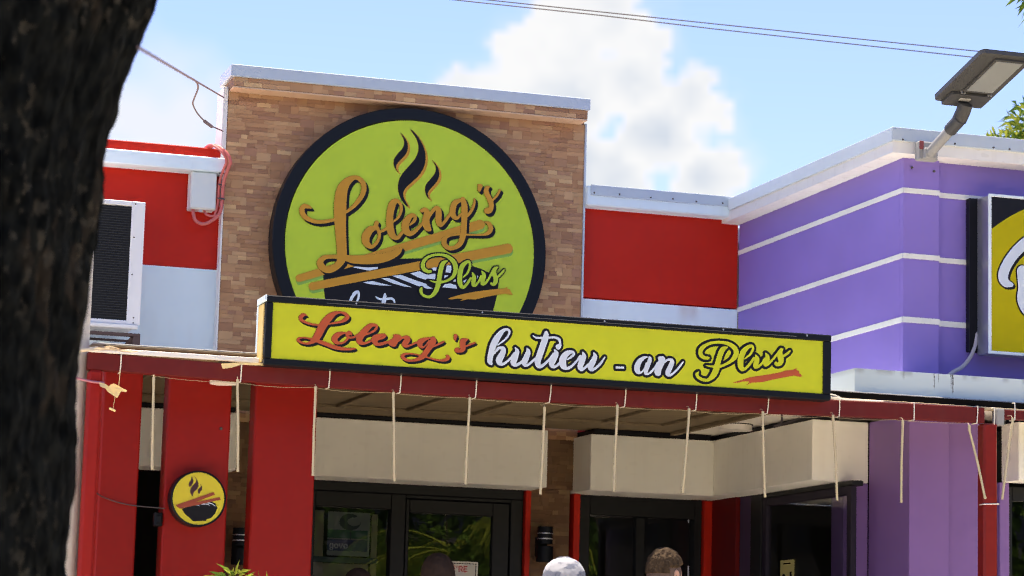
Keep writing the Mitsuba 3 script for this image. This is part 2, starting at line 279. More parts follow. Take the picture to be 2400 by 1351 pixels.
# ---------------------------------------------------------------- lettering
LET = {
    'b_lol':((2.65,2.66),[[2039,2587,28,1954,2628,106,1825,2584,201,1735,2472,189,1787,2359,165,1993,2255,118,2305,2183,99,2664,2148,90],[3115,2237,47,3447,2318,107,3755,2398,131,4002,2533,190,4093,2680,209,3955,2824,147,3690,2865,119,3429,2788,214,3174,2570,355,2969,2310,391,2812,2041,390,2680,1750,390,2535,1483,330,2363,1319,200,2105,1209,99,1843,1239,106,1661,1344,141,1693,1439,99,1881,1487,66,2119,1479,71,2406,1428,118,2695,1353,177,3009,1268,189,3347,1161,201,3685,1089,185,4045,1065,142,4356,1085,119,4559,1122,47],[4064,1854,95,3920,1856,119,3660,1757,249,3487,1569,308,3553,1397,225,3795,1331,107,4008,1427,95,4157,1613,100,4115,1775,178,4231,1877,202,4329,1813,95],[4155,1660,119,4359,1650,100,4502,1706,100,4666,1811,143],[5003,1834,95,5264,1934,100,5524,2116,131,5602,2299,131,5467,2360,143,5252,2287,239,4973,1997,310,4767,1700,345,4749,1511,309,4922,1404,155,5137,1454,107,5350,1573,119],[5686,1643,95,5948,1754,108,6041,1855,132,5943,1896,143,5752,1836,191,5539,1680,358,5546,1492,262,5719,1397,143,5935,1423,95,6198,1534,96,6340,1638,120],[5793,1460,75,6052,1530,86,6226,1563,97],[6724,1702,86,7004,1838,130,7180,1828,238,7194,1733,281,7058,1532,281,7038,1467,216,7161,1411,140,7367,1478,97,7583,1588,97,7713,1639,108],[8387,1901,65,8103,1825,163,7866,1670,292,7837,1540,271,7963,1409,130,8114,1483,65,8304,1742,108],[8520,1884,217,8504,1712,326,8274,1333,282,8021,975,271,7785,811,184,7481,707,108,7173,719,129,6971,866,194,7033,987,129,7316,1048,69,7624,1031,69,7889,988,69,8176,938,91,8443,874,76,8842,810,91,9150,844,152,9302,939,196,9299,1035,152,9209,1094,26],[8490,1465,91,8751,1589,98,8946,1687,104,9065,1770,87],[10313,1970,66,10159,1906,197,10050,1834,295,10058,1598,295,10062,1449,262,9910,1342,153,9732,1352,163,9708,1426,120,9840,1466,98],[10213,1598,87,10411,1686,87,10685,1811,83]],[[6431,1939,6605,1971,6781,1962,6871,1882,7005,1806,6706,1573,6635,1419,6604,1364,6430,1332,6253,1416,6205,1519,6311,1632,6479,1835],[9596,2169,9728,2185,9765,2073,9673,1831,9593,1912,9564,2060]]),
    'b_hut':((2.65,2.66),[[11897,1789,73,12248,2071,94,12450,2344,106,12460,2532,123,12293,2599,123,12087,2464,220,11842,2131,322,11636,1715,328,11524,1248,292,11489,931,263,11598,766,58],[11730,1348,88,11903,1589,146,12110,1645,176,12203,1536,235,12077,1226,328,11965,989,328,12044,837,190,12223,848,132,12544,1112,111,12776,1415,132],[12813,1691,73,12908,1509,220,12811,1215,308,12729,951,308,12822,828,191,12971,866,147,13235,1070,123,13350,1278,176],[13429,1702,74,13494,1518,236,13368,1164,309,13292,972,288,13377,834,147,13541,902,124,13864,1196,124],[14416,2575,177,14407,2358,310,14239,1826,331,14044,1236,330,14015,960,294,14130,823,192,14323,922,142,14647,1245,124,14822,1517,118],[13736,2365,59,13865,2287,94,14107,2274,106,14589,2323,106,14891,2355,113,15121,2260,142,15171,2089,113,15159,1972,178,15079,1886,281],[14877,1737,59,14988,1542,231,14844,1229,310,14750,1006,289,14839,853,153,15019,922,124,15225,1137,118],[15586,1276,74,15795,1434,125,15928,1573,134,15819,1682,148,15548,1578,282,15343,1289,361,15350,1001,361,15506,822,178,15747,895,142,16044,1189,113,16280,1494,134],[16382,1703,60,16463,1505,232,16348,1208,312,16272,957,291,16358,803,163,16508,899,134,16776,1148,125],[16977,1712,60,17058,1514,232,16913,1185,312,16817,962,291,16906,822,149,17087,921,134,17357,1184,125,17579,1518,66],[19896,1667,56,19732,1647,141,19494,1468,244,19345,1185,309,19350,966,291,19458,845,159,19593,890,84,19743,1082,75,19825,1361,75],[19992,1682,94,20024,1556,207,19933,1258,216,19823,959,216,19825,841,188,19923,797,94,20076,902,117,20303,1153,103,20453,1400,132],[20764,1420,94,20974,1589,113,21149,1618,160,21238,1514,227,21137,1224,273,21010,950,273,21067,817,160,21221,863,123,21509,1118,109,21737,1408,98,21837,1552,66]],[[18183,1094,18634,1108,18633,995,18185,982],[20448,1684,20524,1753,20737,1784,20836,1699,20878,1537,20655,1047,20630,808,20506,724,20349,773,20269,950,20360,1212,20490,1531]]),
    'b_plus':((2.65,2.66),[[23267,1863,57,23208,1837,157,23032,1834,185,22854,1919,222,22777,2094,242,22833,2277,228,23080,2500,177,23461,2650,149,23933,2694,158,24349,2638,206,24648,2463,264,24770,2235,287,24685,1980,264,24481,1759,178,24187,1575,137,23835,1428,128,23481,1406,108,23097,1438,34],[24277,2467,57,24013,2325,272,23856,1983,286,23744,1589,300,23660,1252,337,23517,967,299,23256,717,171,22963,691,165,22696,806,165,22611,953,176,22686,1068,85],[25250,1933,72,25515,2144,121,25690,2433,129,25643,2611,150,25449,2571,178,25185,2317,287,25027,1946,321,25018,1558,321,25109,1383,229,25287,1422,143,25551,1702,138,25755,1993,144],[25843,2151,72,25935,1976,230,25878,1723,293,25836,1567,230,25970,1548,144,26206,1743,121,26352,2003,130],[26408,2285,72,26515,2096,231,26444,1814,294,26410,1687,207,26565,1743,138,26801,1975,121,27067,2299,121,27274,2535,174],[27364,2569,72,27231,2421,231,27218,2197,324,27281,1978,312,27223,1807,237,27059,1741,179,26954,1776,115,26998,1848,116],[27369,2179,122,27637,2363,130,27780,2498,87]],[]),
    'b_brush':((2.65,2.66),[],[[24630,662,24970,766,25531,980,26423,1159,27259,1350,27557,1466,27948,1518,28202,1645,28143,1544,28294,1483,28310,1373,28462,1270,28448,1186,28222,1186,28071,1233,27472,1098,26874,951,26219,772,25654,710,25374,569,25549,759,25207,752,24971,683,24675,637]]),
    'd_lol':((4.1,3.8),[[-5995,1713,44,-6190,1795,218,-6464,1811,283,-6602,1582,326,-6469,1241,315,-6132,1024,272,-5635,917,245,-5088,982,218,-4544,1134,191],[-3819,1672,165,-3311,2150,247,-2891,2786,303,-2800,3341,331,-3037,3732,303,-3428,3825,275,-3860,3526,495,-4146,3010,686,-4229,2293,767,-4224,1421,755,-4141,394,667,-4061,-415,628,-4020,-1063,600,-4116,-1450,463,-4433,-1799,408,-4865,-1982,381,-5228,-1803,434,-5347,-1542,407,-5139,-1256,299,-4677,-1140,245,-3908,-1136,327,-3354,-1203,492,-2526,-1168,575,-1699,-1041,577,-984,-807,496,-519,-526,359,-287,-290,110],[-2009,831,248,-2336,662,454,-2571,234,515,-2515,-150,432,-2196,-350,247,-1893,-102,206,-1727,300,198,-1774,665,227,-1960,978,256,-1916,1146,289],[-1771,583,173,-1483,708,174,-1198,916,207],[-896,1268,104,-552,1625,166,-399,2049,187,-453,2415,199,-712,2621,249,-976,2372,456,-1101,1745,448,-1102,1169,464,-1000,644,464,-802,372,352,-550,350,249,-309,657,199],[177,1189,104,421,1434,200,505,1709,208,324,1818,229,99,1635,353,-100,1290,457,-86,880,465,153,652,353,444,757,258,729,1047,200,992,1377,187],[904,2133,229,1112,2212,271,1247,1975,417,1177,1515,467,1274,1152,467,1427,999,250],[1380,1779,167,1620,2212,230,1869,2377,272,1982,2158,376,1974,1744,397,2035,1418,343,2198,1349,217,2443,1658,201,2726,2094,188],[3295,2970,231,2982,2758,357,2867,2355,386,2921,1986,344,3159,1839,210,3407,2108,147],[3505,3050,294,3603,2663,399,3628,2126,399,3617,1503,378,3593,879,377,3419,307,335,3089,13,259,2709,-57,259,2405,167,342,2396,456,301,2643,702,188,3276,834,117,3913,871,117,4765,929,126,5189,1087,253,5351,1391,304,5214,1671,253,4955,1754,76],[3835,2038,168,4080,2411,189,4238,2840,169,4250,3132,105],[5168,3980,127,5021,3884,262,4995,3610,338,5212,3211,338,5343,2847,338,5255,2485,304,5043,2385,232,4985,2484,211,5080,2596,148],[5408,3144,127,5678,3458,161,5862,3808,153]],[[4415,4083,4671,4105,4760,3987,4580,3576,4426,3688]]),
    'd_sticks':((4.1,3.8),[[-6582,-2601,457,-1023,-539,512,4676,1575,593],[-5749,-3034,484,301,-1434,542,6509,208,628]],[]),
    'd_bowl':((4.1,3.8),[],[[-5123,-2156,-4994,-3449,-4739,-4600,-4114,-5726,-3027,-6485,3811,-6042,5012,-5120,5634,-3888,5902,-2702,5986,-1792,5452,-1432,4896,-1207,4177,-1021,2968,-819,1334,-783,-283,-931,-1884,-1235,-3999,-1760]]),
    'd_noodle':((4.1,3.8),[],[[-2656,-2568,-2055,-2437,-1481,-2535,-816,-2638,-1476,-2664,-2191,-2639],[-1492,-2239,-1065,-2173,-413,-2371,441,-2642,-45,-2632,-767,-2484],[-819,-2032,-285,-1923,478,-2148,1387,-2381,1394,-2609,851,-2542,124,-2314],[296,-2085,812,-2263,1294,-2427,1777,-2625,1438,-2666,819,-2494,305,-2349],[320,-1801,892,-1610,1238,-1767,1918,-1701,1895,-2052,1417,-2026,1283,-2113,803,-1998],[1633,-1339,1973,-1297,1946,-1499,1775,-1512],[2619,-1133,2892,-1113,2916,-1311,2873,-1581,2546,-1555],[2484,-1742,2758,-1739,2473,-1950],[3026,-2086,3192,-1924,3232,-2088],[2371,-2499,2519,-2305,2893,-2228,3239,-2304,3314,-2515,2868,-2513],[3710,-1986,3981,-1867,3918,-2038,3751,-2217],[4559,-1591,4682,-1682,4602,-1888],[-3292,-1690,-3012,-1575,-2407,-1572,-1730,-1549,-1727,-1654,-2292,-1815]]),
    'd_hut':((4.1,3.8),[[-3423,-3911,140,-3311,-3590,182,-3127,-3281,211,-2936,-3163,169,-2860,-3315,134,-2896,-3596,133,-3033,-3918,105],[-1237,-3164,106,-1236,-3409,247,-1297,-3693,254,-1356,-4046,247],[-1790,-3378,63,-1626,-3489,127,-1304,-3512,134,-878,-3426,148,-679,-3492,134,-613,-3645,92]],[]),
    'd_steam':((4.1,3.8),[],[[-645,6918,-406,6711,-162,6380,-78,6013,-178,5589,-563,5141,-778,4915,-819,4622,-611,4342,-772,4493,-974,4857,-964,5189,-705,5584,-420,5900,-325,6199,-356,6487,-512,6743],[-6,7143,129,7134,567,6695,926,6102,1071,5574,1015,4946,709,4338,157,3794,-202,3433,-325,3093,-229,2770,58,2360,-24,2292,-417,2714,-624,3233,-641,3727,-449,4281,37,4861,441,5394,596,5823,583,6238,399,6680],[1415,5404,1678,5169,1923,4816,1967,4362,1801,3974,1433,3570,1251,3306,1280,3060,1448,2825,1195,3053,1064,3456,1129,3793,1414,4149,1678,4504,1755,4760,1703,5047]]),
    'd_plus':((4.1,3.8),[[1641,-1572,67,1556,-1594,185,1386,-1607,208,1167,-1490,252,1072,-1281,255,1117,-1012,222,1341,-746,175,1711,-575,152,2153,-508,152,2601,-574,209,2987,-839,291,3151,-1160,311,3145,-1494,257,2984,-1839,203,2682,-2061,155,2344,-2185,152,1935,-2231,134,1540,-2160,40],[2627,-849,68,2348,-1036,263,2224,-1429,290,2154,-1900,290,2083,-2370,303,1927,-2830,269,1640,-3132,185,1317,-3155,168,1082,-3022,174,993,-2797,195,1045,-2644,117],[3669,-1789,85,3936,-1502,135,4078,-1091,152,4036,-843,163,3881,-822,197,3586,-1111,288,3462,-1537,311,3441,-1972,311,3513,-2284,287,3689,-2421,203,3922,-2188,169,4152,-1821,152],[4245,-1480,85,4356,-1722,254,4325,-2058,271,4331,-2258,196,4508,-2202,152,4707,-1914,136,4802,-1640,136],[4845,-1335,85,4990,-1559,255,4913,-1899,272,4906,-2127,197,5091,-2070,153,5324,-1735,136,5552,-1283,170],[5857,-1009,102,5670,-1141,238,5632,-1411,306,5744,-1671,306,5739,-1956,272,5604,-2116,177,5478,-2052,153],[5875,-1628,136,6110,-1376,153,6271,-1163,109]],[]),
    'd_brush':((4.1,3.8),[],[[2735,-3204,2988,-3070,3599,-2860,4247,-2681,4932,-2532,5792,-2371,6345,-2297,6532,-2183,6518,-2302,6693,-2340,6767,-2502,6911,-2659,6668,-2659,6424,-2626,5975,-2709,5288,-2874,4501,-3113,4020,-3130,3509,-3282,3711,-3135,3299,-3148,2993,-3219]]),
    'r_white':((6.9,3.4),[[1677,2904,592,1312,2650,615,682,2040,598,186,1329,596,-21,717,611,143,371,485,496,284,251],[1191,1067,692,1295,140,746,1417,-523,1099,1745,-1097,942,2406,-1200,786]],[]),
    's_steam':((2.46,2.03),[],[[-430,1203,-308,1038,-270,840,-406,663,-431,591,-509,715,-500,829,-364,1006],[-288,1238,-137,1075,-10,825,-27,568,-221,387,-287,270,-236,102,-389,294,-425,463,-348,666,-155,846,-134,1018],[32,855,169,691,191,521,68,373,60,230,-49,424,2,569,141,661]]),
    's_sticks':((2.46,2.03),[],[[-1121,-322,758,420,822,295,-927,-483],[-877,-325,1087,179,1136,53,-884,-490]]),
    's_bowl':((2.46,2.03),[],[[-798,-491,-360,-329,206,-133,665,-69,870,-131,995,-352,892,-642,701,-878,473,-945,462,-1030,-212,-1074,-332,-952,-629,-739]]),
    's_noodle':((2.46,2.03),[[180,-205,51,498,-205,40,588,-286,23],[407,-123,40,698,-167,52,876,-273,23],[-105,-247,34,99,-308,17],[-454,-178,51,-276,-297,34]],[])
}
def stroke(P):
    q = spline(P, 6); q[:, 2] = np.maximum(q[:, 2], min(p[2] for p in P))
    c = [Point(x, y).buffer(w / 2, 8) for x, y, w in q]
    return unary_union([c[i].union(c[i + 1]).convex_hull for i in range(len(c) - 1)])
def chaikin(P, n=2):
    P = np.array(P)
    for _ in range(n):
        Q = np.roll(P, -1, 0); P = np.stack([.75 * P + .25 * Q, .25 * P + .75 * Q], 1).reshape(-1, 2)
    return P
def glyphs(name, soft=False):
    o, ss, ps = LET[name]
    f = lambda a: [(o[0] + a[i] * 1e-4, o[1] + a[i + 1] * 1e-4) for i in range(0, len(a), 2)]
    g = [stroke([(o[0] + s[i] * 1e-4, o[1] + s[i + 1] * 1e-4, s[i + 2] * 1e-4) for i in range(0, len(s), 3)]) for s in ss]
    g += [Polygon(chaikin(f(p)) if soft else f(p)).buffer(0) for p in ps]
    return unary_union(g).simplify(.0003)
def drop(g, dx, dz, n=8): return unary_union([affinity.translate(g, dx * i / n, dz * i / n) for i in range(n + 1)]).buffer(.0006).simplify(.0003)

# long yellow sign standing on the canopy edge
S = thing('long_sign', 'long yellow box sign with script lettering standing on the canopy edge', 'sign')
X0, X1, Z0, Z1, Y0 = 2.650, 5.659, 2.6635, 3.007, 12.40
part(S, 'face', bx(X0 + .03, X1 - .03, Y0 + .012, Y0 + .02, Z0 + .03, Z1 - .03, .001), yellow)
part(S, 'frame', cat(bx(X0, X1, Y0, Y0 + .19, Z1 - .034, Z1, .005), bx(X0, X1, Y0, Y0 + .19, Z0, Z0 + .033, .005), bx(X0, X0 + .034, Y0 + .001, Y0 + .045, Z0 + .033, Z1 - .034, .004), bx(X1 - .044, X1, Y0 + .001, Y0 + .19, Z0 + .033, Z1 - .034, .004)), black)
part(S, 'back', bx(X0 + .01, X1 - .01, Y0 + .17, Y0 + .188, Z0 + .03, Z1 - .03), black)
part(S, 'trim', cat(bx(X0 + .3, X1 - .2, Y0 - .004, Y0 - .0005, Z1 - .022, Z1 - .019, .0006), bx(X0 + .1, X1 - .3, Y0 - .004, Y0 - .0005, Z1 - .004, Z1 - .001, .0006)), zinc_dark)
part(S, 'side_panel', bx(X0 - .004, X0 + .006, Y0 + .05, Y0 + .165, Z0 + .02, Z1 - .035, .002), sidepanel)
part(S, 'side_edge', cat(bx(X0 - .006, X0 + .002, Y0 + .166, Y0 + .195, Z0 + .01, Z1 - .034, .002), bx(X0 - .007, X0 + .003, Y0 + .002, Y0 + .195, Z1 - .03, Z1 + .001, .002)), white)
yb = Y0 + .012
for x in (3.1, 3.75, 4.4, 5.05, 5.52):
    part(S, 'screw', lathe_y([(0, Y0 - .003), (.004, Y0 - .003), (.005, Y0)], x, Z1 - .012, 8), steel)
g = glyphs('b_lol'); part(S, 'lettering_shadow', plate(drop(g, .0100, -.0100), yb - .002), blackmat); part(S, 'lettering', plate(g, yb - .005), orange, label='burnt orange script word')
g = glyphs('b_hut'); part(S, 'lettering_outline', plate(g.buffer(.0124).simplify(.0003), yb - .002), blackmat); part(S, 'lettering', plate(g, yb - .005), wvinyl, label='white script words with a dark outline')
g = glyphs('b_plus'); part(S, 'lettering_outline', plate(g.buffer(.0128).simplify(.0003), yb - .002), blackmat); part(S, 'lettering', plate(g, yb - .005), yellow, label='yellow script word with a dark outline')
part(S, 'brush_stroke', plate(glyphs('b_brush'), yb - .0025), orange)

# big round sign on the tower
D = thing('round_sign', 'big round lime green sign with black rim, bowl and script on the brick tower', 'sign')
YD = 15.205
part(D, 'rim', lathe_y([(0, 15.318), (CR - .01, 15.318), (CR, 15.31), (CR, YD - .004), (CR - .006, YD - .01), (.796, YD - .01), (.79, YD - .004), (.79, YD + .02)], CX, CZ), black, 35)
part(D, 'face', lathe_y([(.792, YD + .008), (.792, YD), (0, YD)], CX + .006, CZ - .004), lime)
disc = Point(CX + .006, CZ - .004).buffer(.789, 64)
st = glyphs('d_sticks')
part(D, 'stick_shadow', plate(affinity.translate(st, .004, -.017).intersection(disc), YD - .0015), leafgreen)
part(D, 'bowl', plate(glyphs('d_bowl').intersection(disc), YD - .003), blackmat)
for g_ in getattr(glyphs('d_noodle'), 'geoms', []): part(D, 'noodle', plate(g_, YD - .0045), paleblue)
part(D, 'chopsticks', plate(st.intersection(disc), YD - .006), ochre)
g = glyphs('d_lol'); part(D, 'lettering_shadow', plate(drop(g, .0155, -.0155), YD - .0075), blackmat); part(D, 'lettering', plate(g, YD - .010), ochre, label='ochre script word with a black drop shadow')
g = glyphs('d_plus'); part(D, 'lettering_outline', plate(g.buffer(.0078).simplify(.0003), YD - .009), blackmat); part(D, 'lettering', plate(g, YD - .0115), lime, label='lime script word with a black outline')
part(D, 'brush_stroke', plate(glyphs('d_brush'), YD - .009), ochre)
part(D, 'lettering', plate(glyphs('d_hut').intersection(disc), YD - .005), paleblue, label='pale blue script on the bowl')
g = glyphs('d_steam', True); part(D, 'steam_shadow', plate(drop(g, .0150, -.010), YD - .002), ochre); part(D, 'steam', plate(g, YD - .0045), blackmat)

# ---------------------------------------------------------------- canopy
C = thing('entrance_canopy', 'low flat canopy with dark red front beam on red posts over the entrance', 'canopy')
fb = [(1.812, 2.600), (2.55, 2.588), (3.0, 2.585), (3.76, 2.579), (4.56, 2.581), (5.35, 2.591), (6.18, 2.604), (6.60, 2.608)]
vv, ff = [], []
for x, z in fb:
    zt = z + .082 if x > 2 else z + .083
    vv += [(x, 12.50, z + .003), (x, 12.503, z), (x, 12.56, z), (x, 12.56, zt), (x, 12.503, zt), (x, 12.50, zt - .003)]
for i in range(len(fb) - 1):
    for j in range(6):
        k = (j + 1) % 6; a, b = i * 6, i * 6 + 6; ff += [[a + j, b + j, b + k], [a + j, b + k, a + k]]
n = len(vv) - 6
ff += [[0, j + 1, j] for j in range(1, 5)] + [[n, n + j, n + j + 1] for j in range(1, 5)]
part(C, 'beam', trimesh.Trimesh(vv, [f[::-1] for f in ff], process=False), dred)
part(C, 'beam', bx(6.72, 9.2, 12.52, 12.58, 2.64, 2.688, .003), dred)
part(C, 'edge_strip', cat(bx(1.815, 2.645, 12.496, 12.53, 2.683, 2.7065, .002)), mat('bright_edge', (.80, .78, .72), .5))
part(C, 'edge_strip', bx(5.70, 9.2, 12.53, 12.56, 2.680, 2.698, .002), mat('cream_edge', (.50, .40, .24), .6))
roofgrey = mat('weathered_roof', weathered((.32, .32, .31), .15, .2, (.16, .15, .13)), .7)
part(C, 'roof', bx(1.84, 9.2, 12.565, 15.19, 2.7325, 2.7405, .003), roofgrey)
part(C, 'gap_shade', bx(5.70, 9.2, 12.545, 12.559, 2.699, 2.7315, .001), mat('gap_shade_black', (.008, .007, .006), .9, spec=.05))  # black strip standing in for the shade under the ledge
part(C, 'roof', bx(1.84, 6.2, 15.191, 15.31, 2.7325, 2.7405, .003), roofgrey)
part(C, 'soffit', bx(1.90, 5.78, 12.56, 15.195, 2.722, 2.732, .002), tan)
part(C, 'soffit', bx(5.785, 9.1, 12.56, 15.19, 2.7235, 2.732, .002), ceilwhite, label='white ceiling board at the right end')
for x in (2.30, 2.72, 3.14, 3.56, 3.98, 4.38, 4.78, 5.18, 5.56):
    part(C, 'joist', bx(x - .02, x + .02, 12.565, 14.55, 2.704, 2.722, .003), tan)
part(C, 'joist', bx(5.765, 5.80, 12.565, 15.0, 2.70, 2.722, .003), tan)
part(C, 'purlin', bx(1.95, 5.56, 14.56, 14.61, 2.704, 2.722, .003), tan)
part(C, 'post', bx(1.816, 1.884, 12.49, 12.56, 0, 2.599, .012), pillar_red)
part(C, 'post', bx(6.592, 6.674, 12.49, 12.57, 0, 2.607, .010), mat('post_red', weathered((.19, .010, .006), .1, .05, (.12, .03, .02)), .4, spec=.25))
part(C, 'bracket', bx(6.675, 6.72, 12.5, 12.56, 2.60, 2.69, .004), zinc)

# ---------------------------------------------------------------- free standing red pillars
G = 'red pillars under the canopy'
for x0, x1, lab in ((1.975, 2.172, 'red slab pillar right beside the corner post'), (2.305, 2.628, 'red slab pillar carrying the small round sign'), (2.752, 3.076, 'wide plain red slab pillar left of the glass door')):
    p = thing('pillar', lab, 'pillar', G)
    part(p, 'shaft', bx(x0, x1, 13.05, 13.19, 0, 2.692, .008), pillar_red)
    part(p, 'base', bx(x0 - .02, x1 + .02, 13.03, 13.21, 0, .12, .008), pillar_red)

# ---------------------------------------------------------------- beige header boxes
HB = 'beige header boxes over the doors'
def header(name, label, boxes):
    h = thing(name, label, 'header box', HB)
    for b in boxes: part(h, 'panel', bx(*b, .005), beige)
    for x0, x1, y0, y1, z0, z1 in boxes[:2]: part(h, 'shade_strip', bx(x0 + .03, x1 - .01, y0 + .03, y1, z1 + .001, 2.7205, .002), blackmat)  # black strip standing in for the deep shade above the box
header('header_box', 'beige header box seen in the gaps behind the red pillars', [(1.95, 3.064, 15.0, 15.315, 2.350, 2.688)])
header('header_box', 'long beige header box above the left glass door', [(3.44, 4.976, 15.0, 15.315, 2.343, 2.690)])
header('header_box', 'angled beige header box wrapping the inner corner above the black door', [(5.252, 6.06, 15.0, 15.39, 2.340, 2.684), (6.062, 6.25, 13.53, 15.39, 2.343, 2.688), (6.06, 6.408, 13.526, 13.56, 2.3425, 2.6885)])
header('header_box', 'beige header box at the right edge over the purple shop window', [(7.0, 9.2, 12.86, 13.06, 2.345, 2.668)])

# ---------------------------------------------------------------- glass fronts
DL = thing('glass_door', 'charcoal framed glass door with a sidelight left of it', 'door')
part(DL, 'header', bx(3.40, 4.94, 15.34, 15.44, 2.285, 2.345, .004), charcoal)
part(DL, 'frame', cat(bx(3.40, 3.63, 15.345, 15.43, 0, 2.285), bx(3.63, 4.10, 15.346, 15.43, 2.19, 2.284), bx(4.10, 4.19, 15.342, 15.43, 0, 2.284), bx(4.86, 4.94, 15.342, 15.43, 0, 2.284), bx(4.19, 4.86, 15.343, 15.43, 2.262, 2.284)), charcoal)
lf = part(DL, 'leaf', cat(bx(4.195, 4.218, 15.352, 15.40, .02, 2.258), bx(4.218, 4.748, 15.352, 15.40, 2.176, 2.258), bx(4.748, 4.855, 15.352, 15.40, .02, 2.258), bx(4.218, 4.748, 15.352, 15.40, .02, .2)), charcoal)
quad = lambda x0, x1, z0, z1, y: ([[x0, y, z0], [x1, y, z0], [x1, y, z1], [x0, y, z1]], [[0, 1, 2], [0, 2, 3]])
part(lf, 'pane', quad(4.218, 4.748, .2, 2.176, 15.376), glass)
part(DL, 'pane', quad(3.63, 4.10, .1, 2.19, 15.385), glass, label='sidelight pane')
part(DL, 'trim', bx(4.942, 4.976, 15.30, 15.44, 0, 2.342, .003), red, label='narrow red jamb')
hd = part(lf, 'handle', tube(spline([(4.77, 15.352, .95), (4.77, 15.30, .98), (4.77, 15.30, 1.25), (4.77, 15.352, 1.28)], 6), .011), steel, 40)
BD = thing('black_door', 'black framed dark glass door in the inner corner', 'door')
part(BD, 'frame', cat(bx(5.30, 5.40, 15.41, 15.50, 0, 2.345), bx(6.10, 6.148, 15.41, 15.50, 0, 2.345), bx(5.40, 6.10, 15.412, 15.50, 2.22, 2.345), bx(5.72, 5.78, 15.442, 15.50, 0, 2.22)), charcoal)
part(BD, 'pane', quad(5.40, 5.72, 0, 2.22, 15.47), glass); part(BD, 'pane', quad(5.78, 6.10, 0, 2.22, 15.47), glass)
part(BD, 'trim', bx(5.255, 5.297, 15.30, 15.45, 0, 2.338, .003), red, label='narrow red jamb'); part(BD, 'trim', bx(6.15, 6.204, 15.37, 15.45, 0, 2.338, .003), red)
part(BD, 'handle', cat(tube([(6.07, 15.43, 1.62), (6.07, 15.43, 1.93)], .006), tube([(6.07, 15.44, 2.20), (6.07, 15.44, 2.26)], .005)), steel, 40)

# papers on the glass
def lines(x0, x1, z, h, y): return bx(x0, x1, y, y + .0008, z, z + h, .0002)
po = thing('bank_poster', 'dim framed poster with a dark ring emblem behind the sidelight glass', 'poster')
yp = 15.40
part(po, 'sheet', bx(3.722, 3.985, yp, yp + .002, 1.90, 2.165, .0005), mat('poster_grey', (.20, .22, .23), .6))
part(po, 'band', cat(lines(3.722, 3.972, 2.006, .05, yp - .0015)), mat('poster_green', (.02, .10, .06), .5), label='green band')
part(po, 'band', lines(3.722, 3.972, 1.93, .068, yp - .0015), mat('poster_blue', (.02, .03, .11), .5), label='dark blue band')
c0 = Point(3.86, 2.105)
emb = affinity.scale(c0.buffer(.066, 24), 1, .75).difference(affinity.scale(Point(3.885, 2.108).buffer(.035, 20), 1.15, .75)).difference(Polygon([(3.88, 2.13), (3.97, 2.17), (3.97, 2.125), (3.9, 2.115)]))
part(po, 'emblem', plate(unary_union([emb, Polygon([(3.862, 2.06), (3.868, 2.06), (3.868, 2.0), (3.862, 2.0)])]), yp - .0018), mat('poster_ink', (.03, .045, .06), .6))
def words(s, h, x, y, z, bold=True, th=.001):
    m = meshkit.text_mesh(s, h, th, bold); v = m.vertices
    m = trimesh.Trimesh(np.c_[x + v[:, 0], y - v[:, 2], z + v[:, 1]], m.faces, process=False); m.fix_normals(); return m
part(po, 'lettering', words('govo', .036, 3.732, yp - .002, 1.945), mat('poster_pale', (.35, .38, .42), .6))
part(po, 'border', cat(bx(3.64, 3.70, yp + .004, yp + .01, 1.6, 2.17), bx(3.995, 4.035, yp + .004, yp + .01, 1.6, 2.16), bx(3.63, 3.985, yp + .004, yp + .01, 1.55, 1.855)), mat('poster_tan', (.24, .21, .15), .7))
part(po, 'rail', bx(3.632, 4.04, yp - .004, yp, 1.858, 1.892, .001), mat('poster_teal', (.03, .055, .065), .5))
ws = thing('open_notice', 'small white notice with red capitals on the glass door', 'notice')
part(ws, 'sheet', bx(4.40, 4.668, 15.3715, 15.3735, 1.70, 1.895, .0005), mat('paper_white', (.74, .72, .64), .7))
part(ws, 'border', plate(Polygon([(4.412, 1.71), (4.656, 1.71), (4.656, 1.884), (4.412, 1.884)]).difference(Polygon([(4.416, 1.714), (4.652, 1.714), (4.652, 1.880), (4.416, 1.880)])), 15.3703), blackmat)
part(ws, 'lettering', words("WE'RE", .036, 4.447, 15.3712, 1.832), mat('red_ink', (.55, .03, .03), .6))

# ---------------------------------------------------------------- wall lamps on the tile
for lab, x, z in (('black cylinder wall lamp on the tiled pier between the doors', 5.045, 2.02), ('black cylinder wall lamp in the gap left of the plain pillar', 3.155, 1.93)):
    w = thing('wall_lamp', lab, 'wall lamp', 'black wall lamps')
    cyl = lambda r, z0, z1: tube([(x, 15.22, z0), (x, 15.22, z1)], r, 20)
    part(w, 'shade', cat(cyl(.047, z - .005, z + .10), cyl(.052, z - .115, z - .02)), black, 40)
    part(w, 'ring', cat(cyl(.049, z + .055, z + .062), cyl(.049, z + .022, z + .030)), steel, 40)
    part(w, 'mount', bx(x - .03, x + .03, 15.26, 15.325, z - .08, z + .04), black)

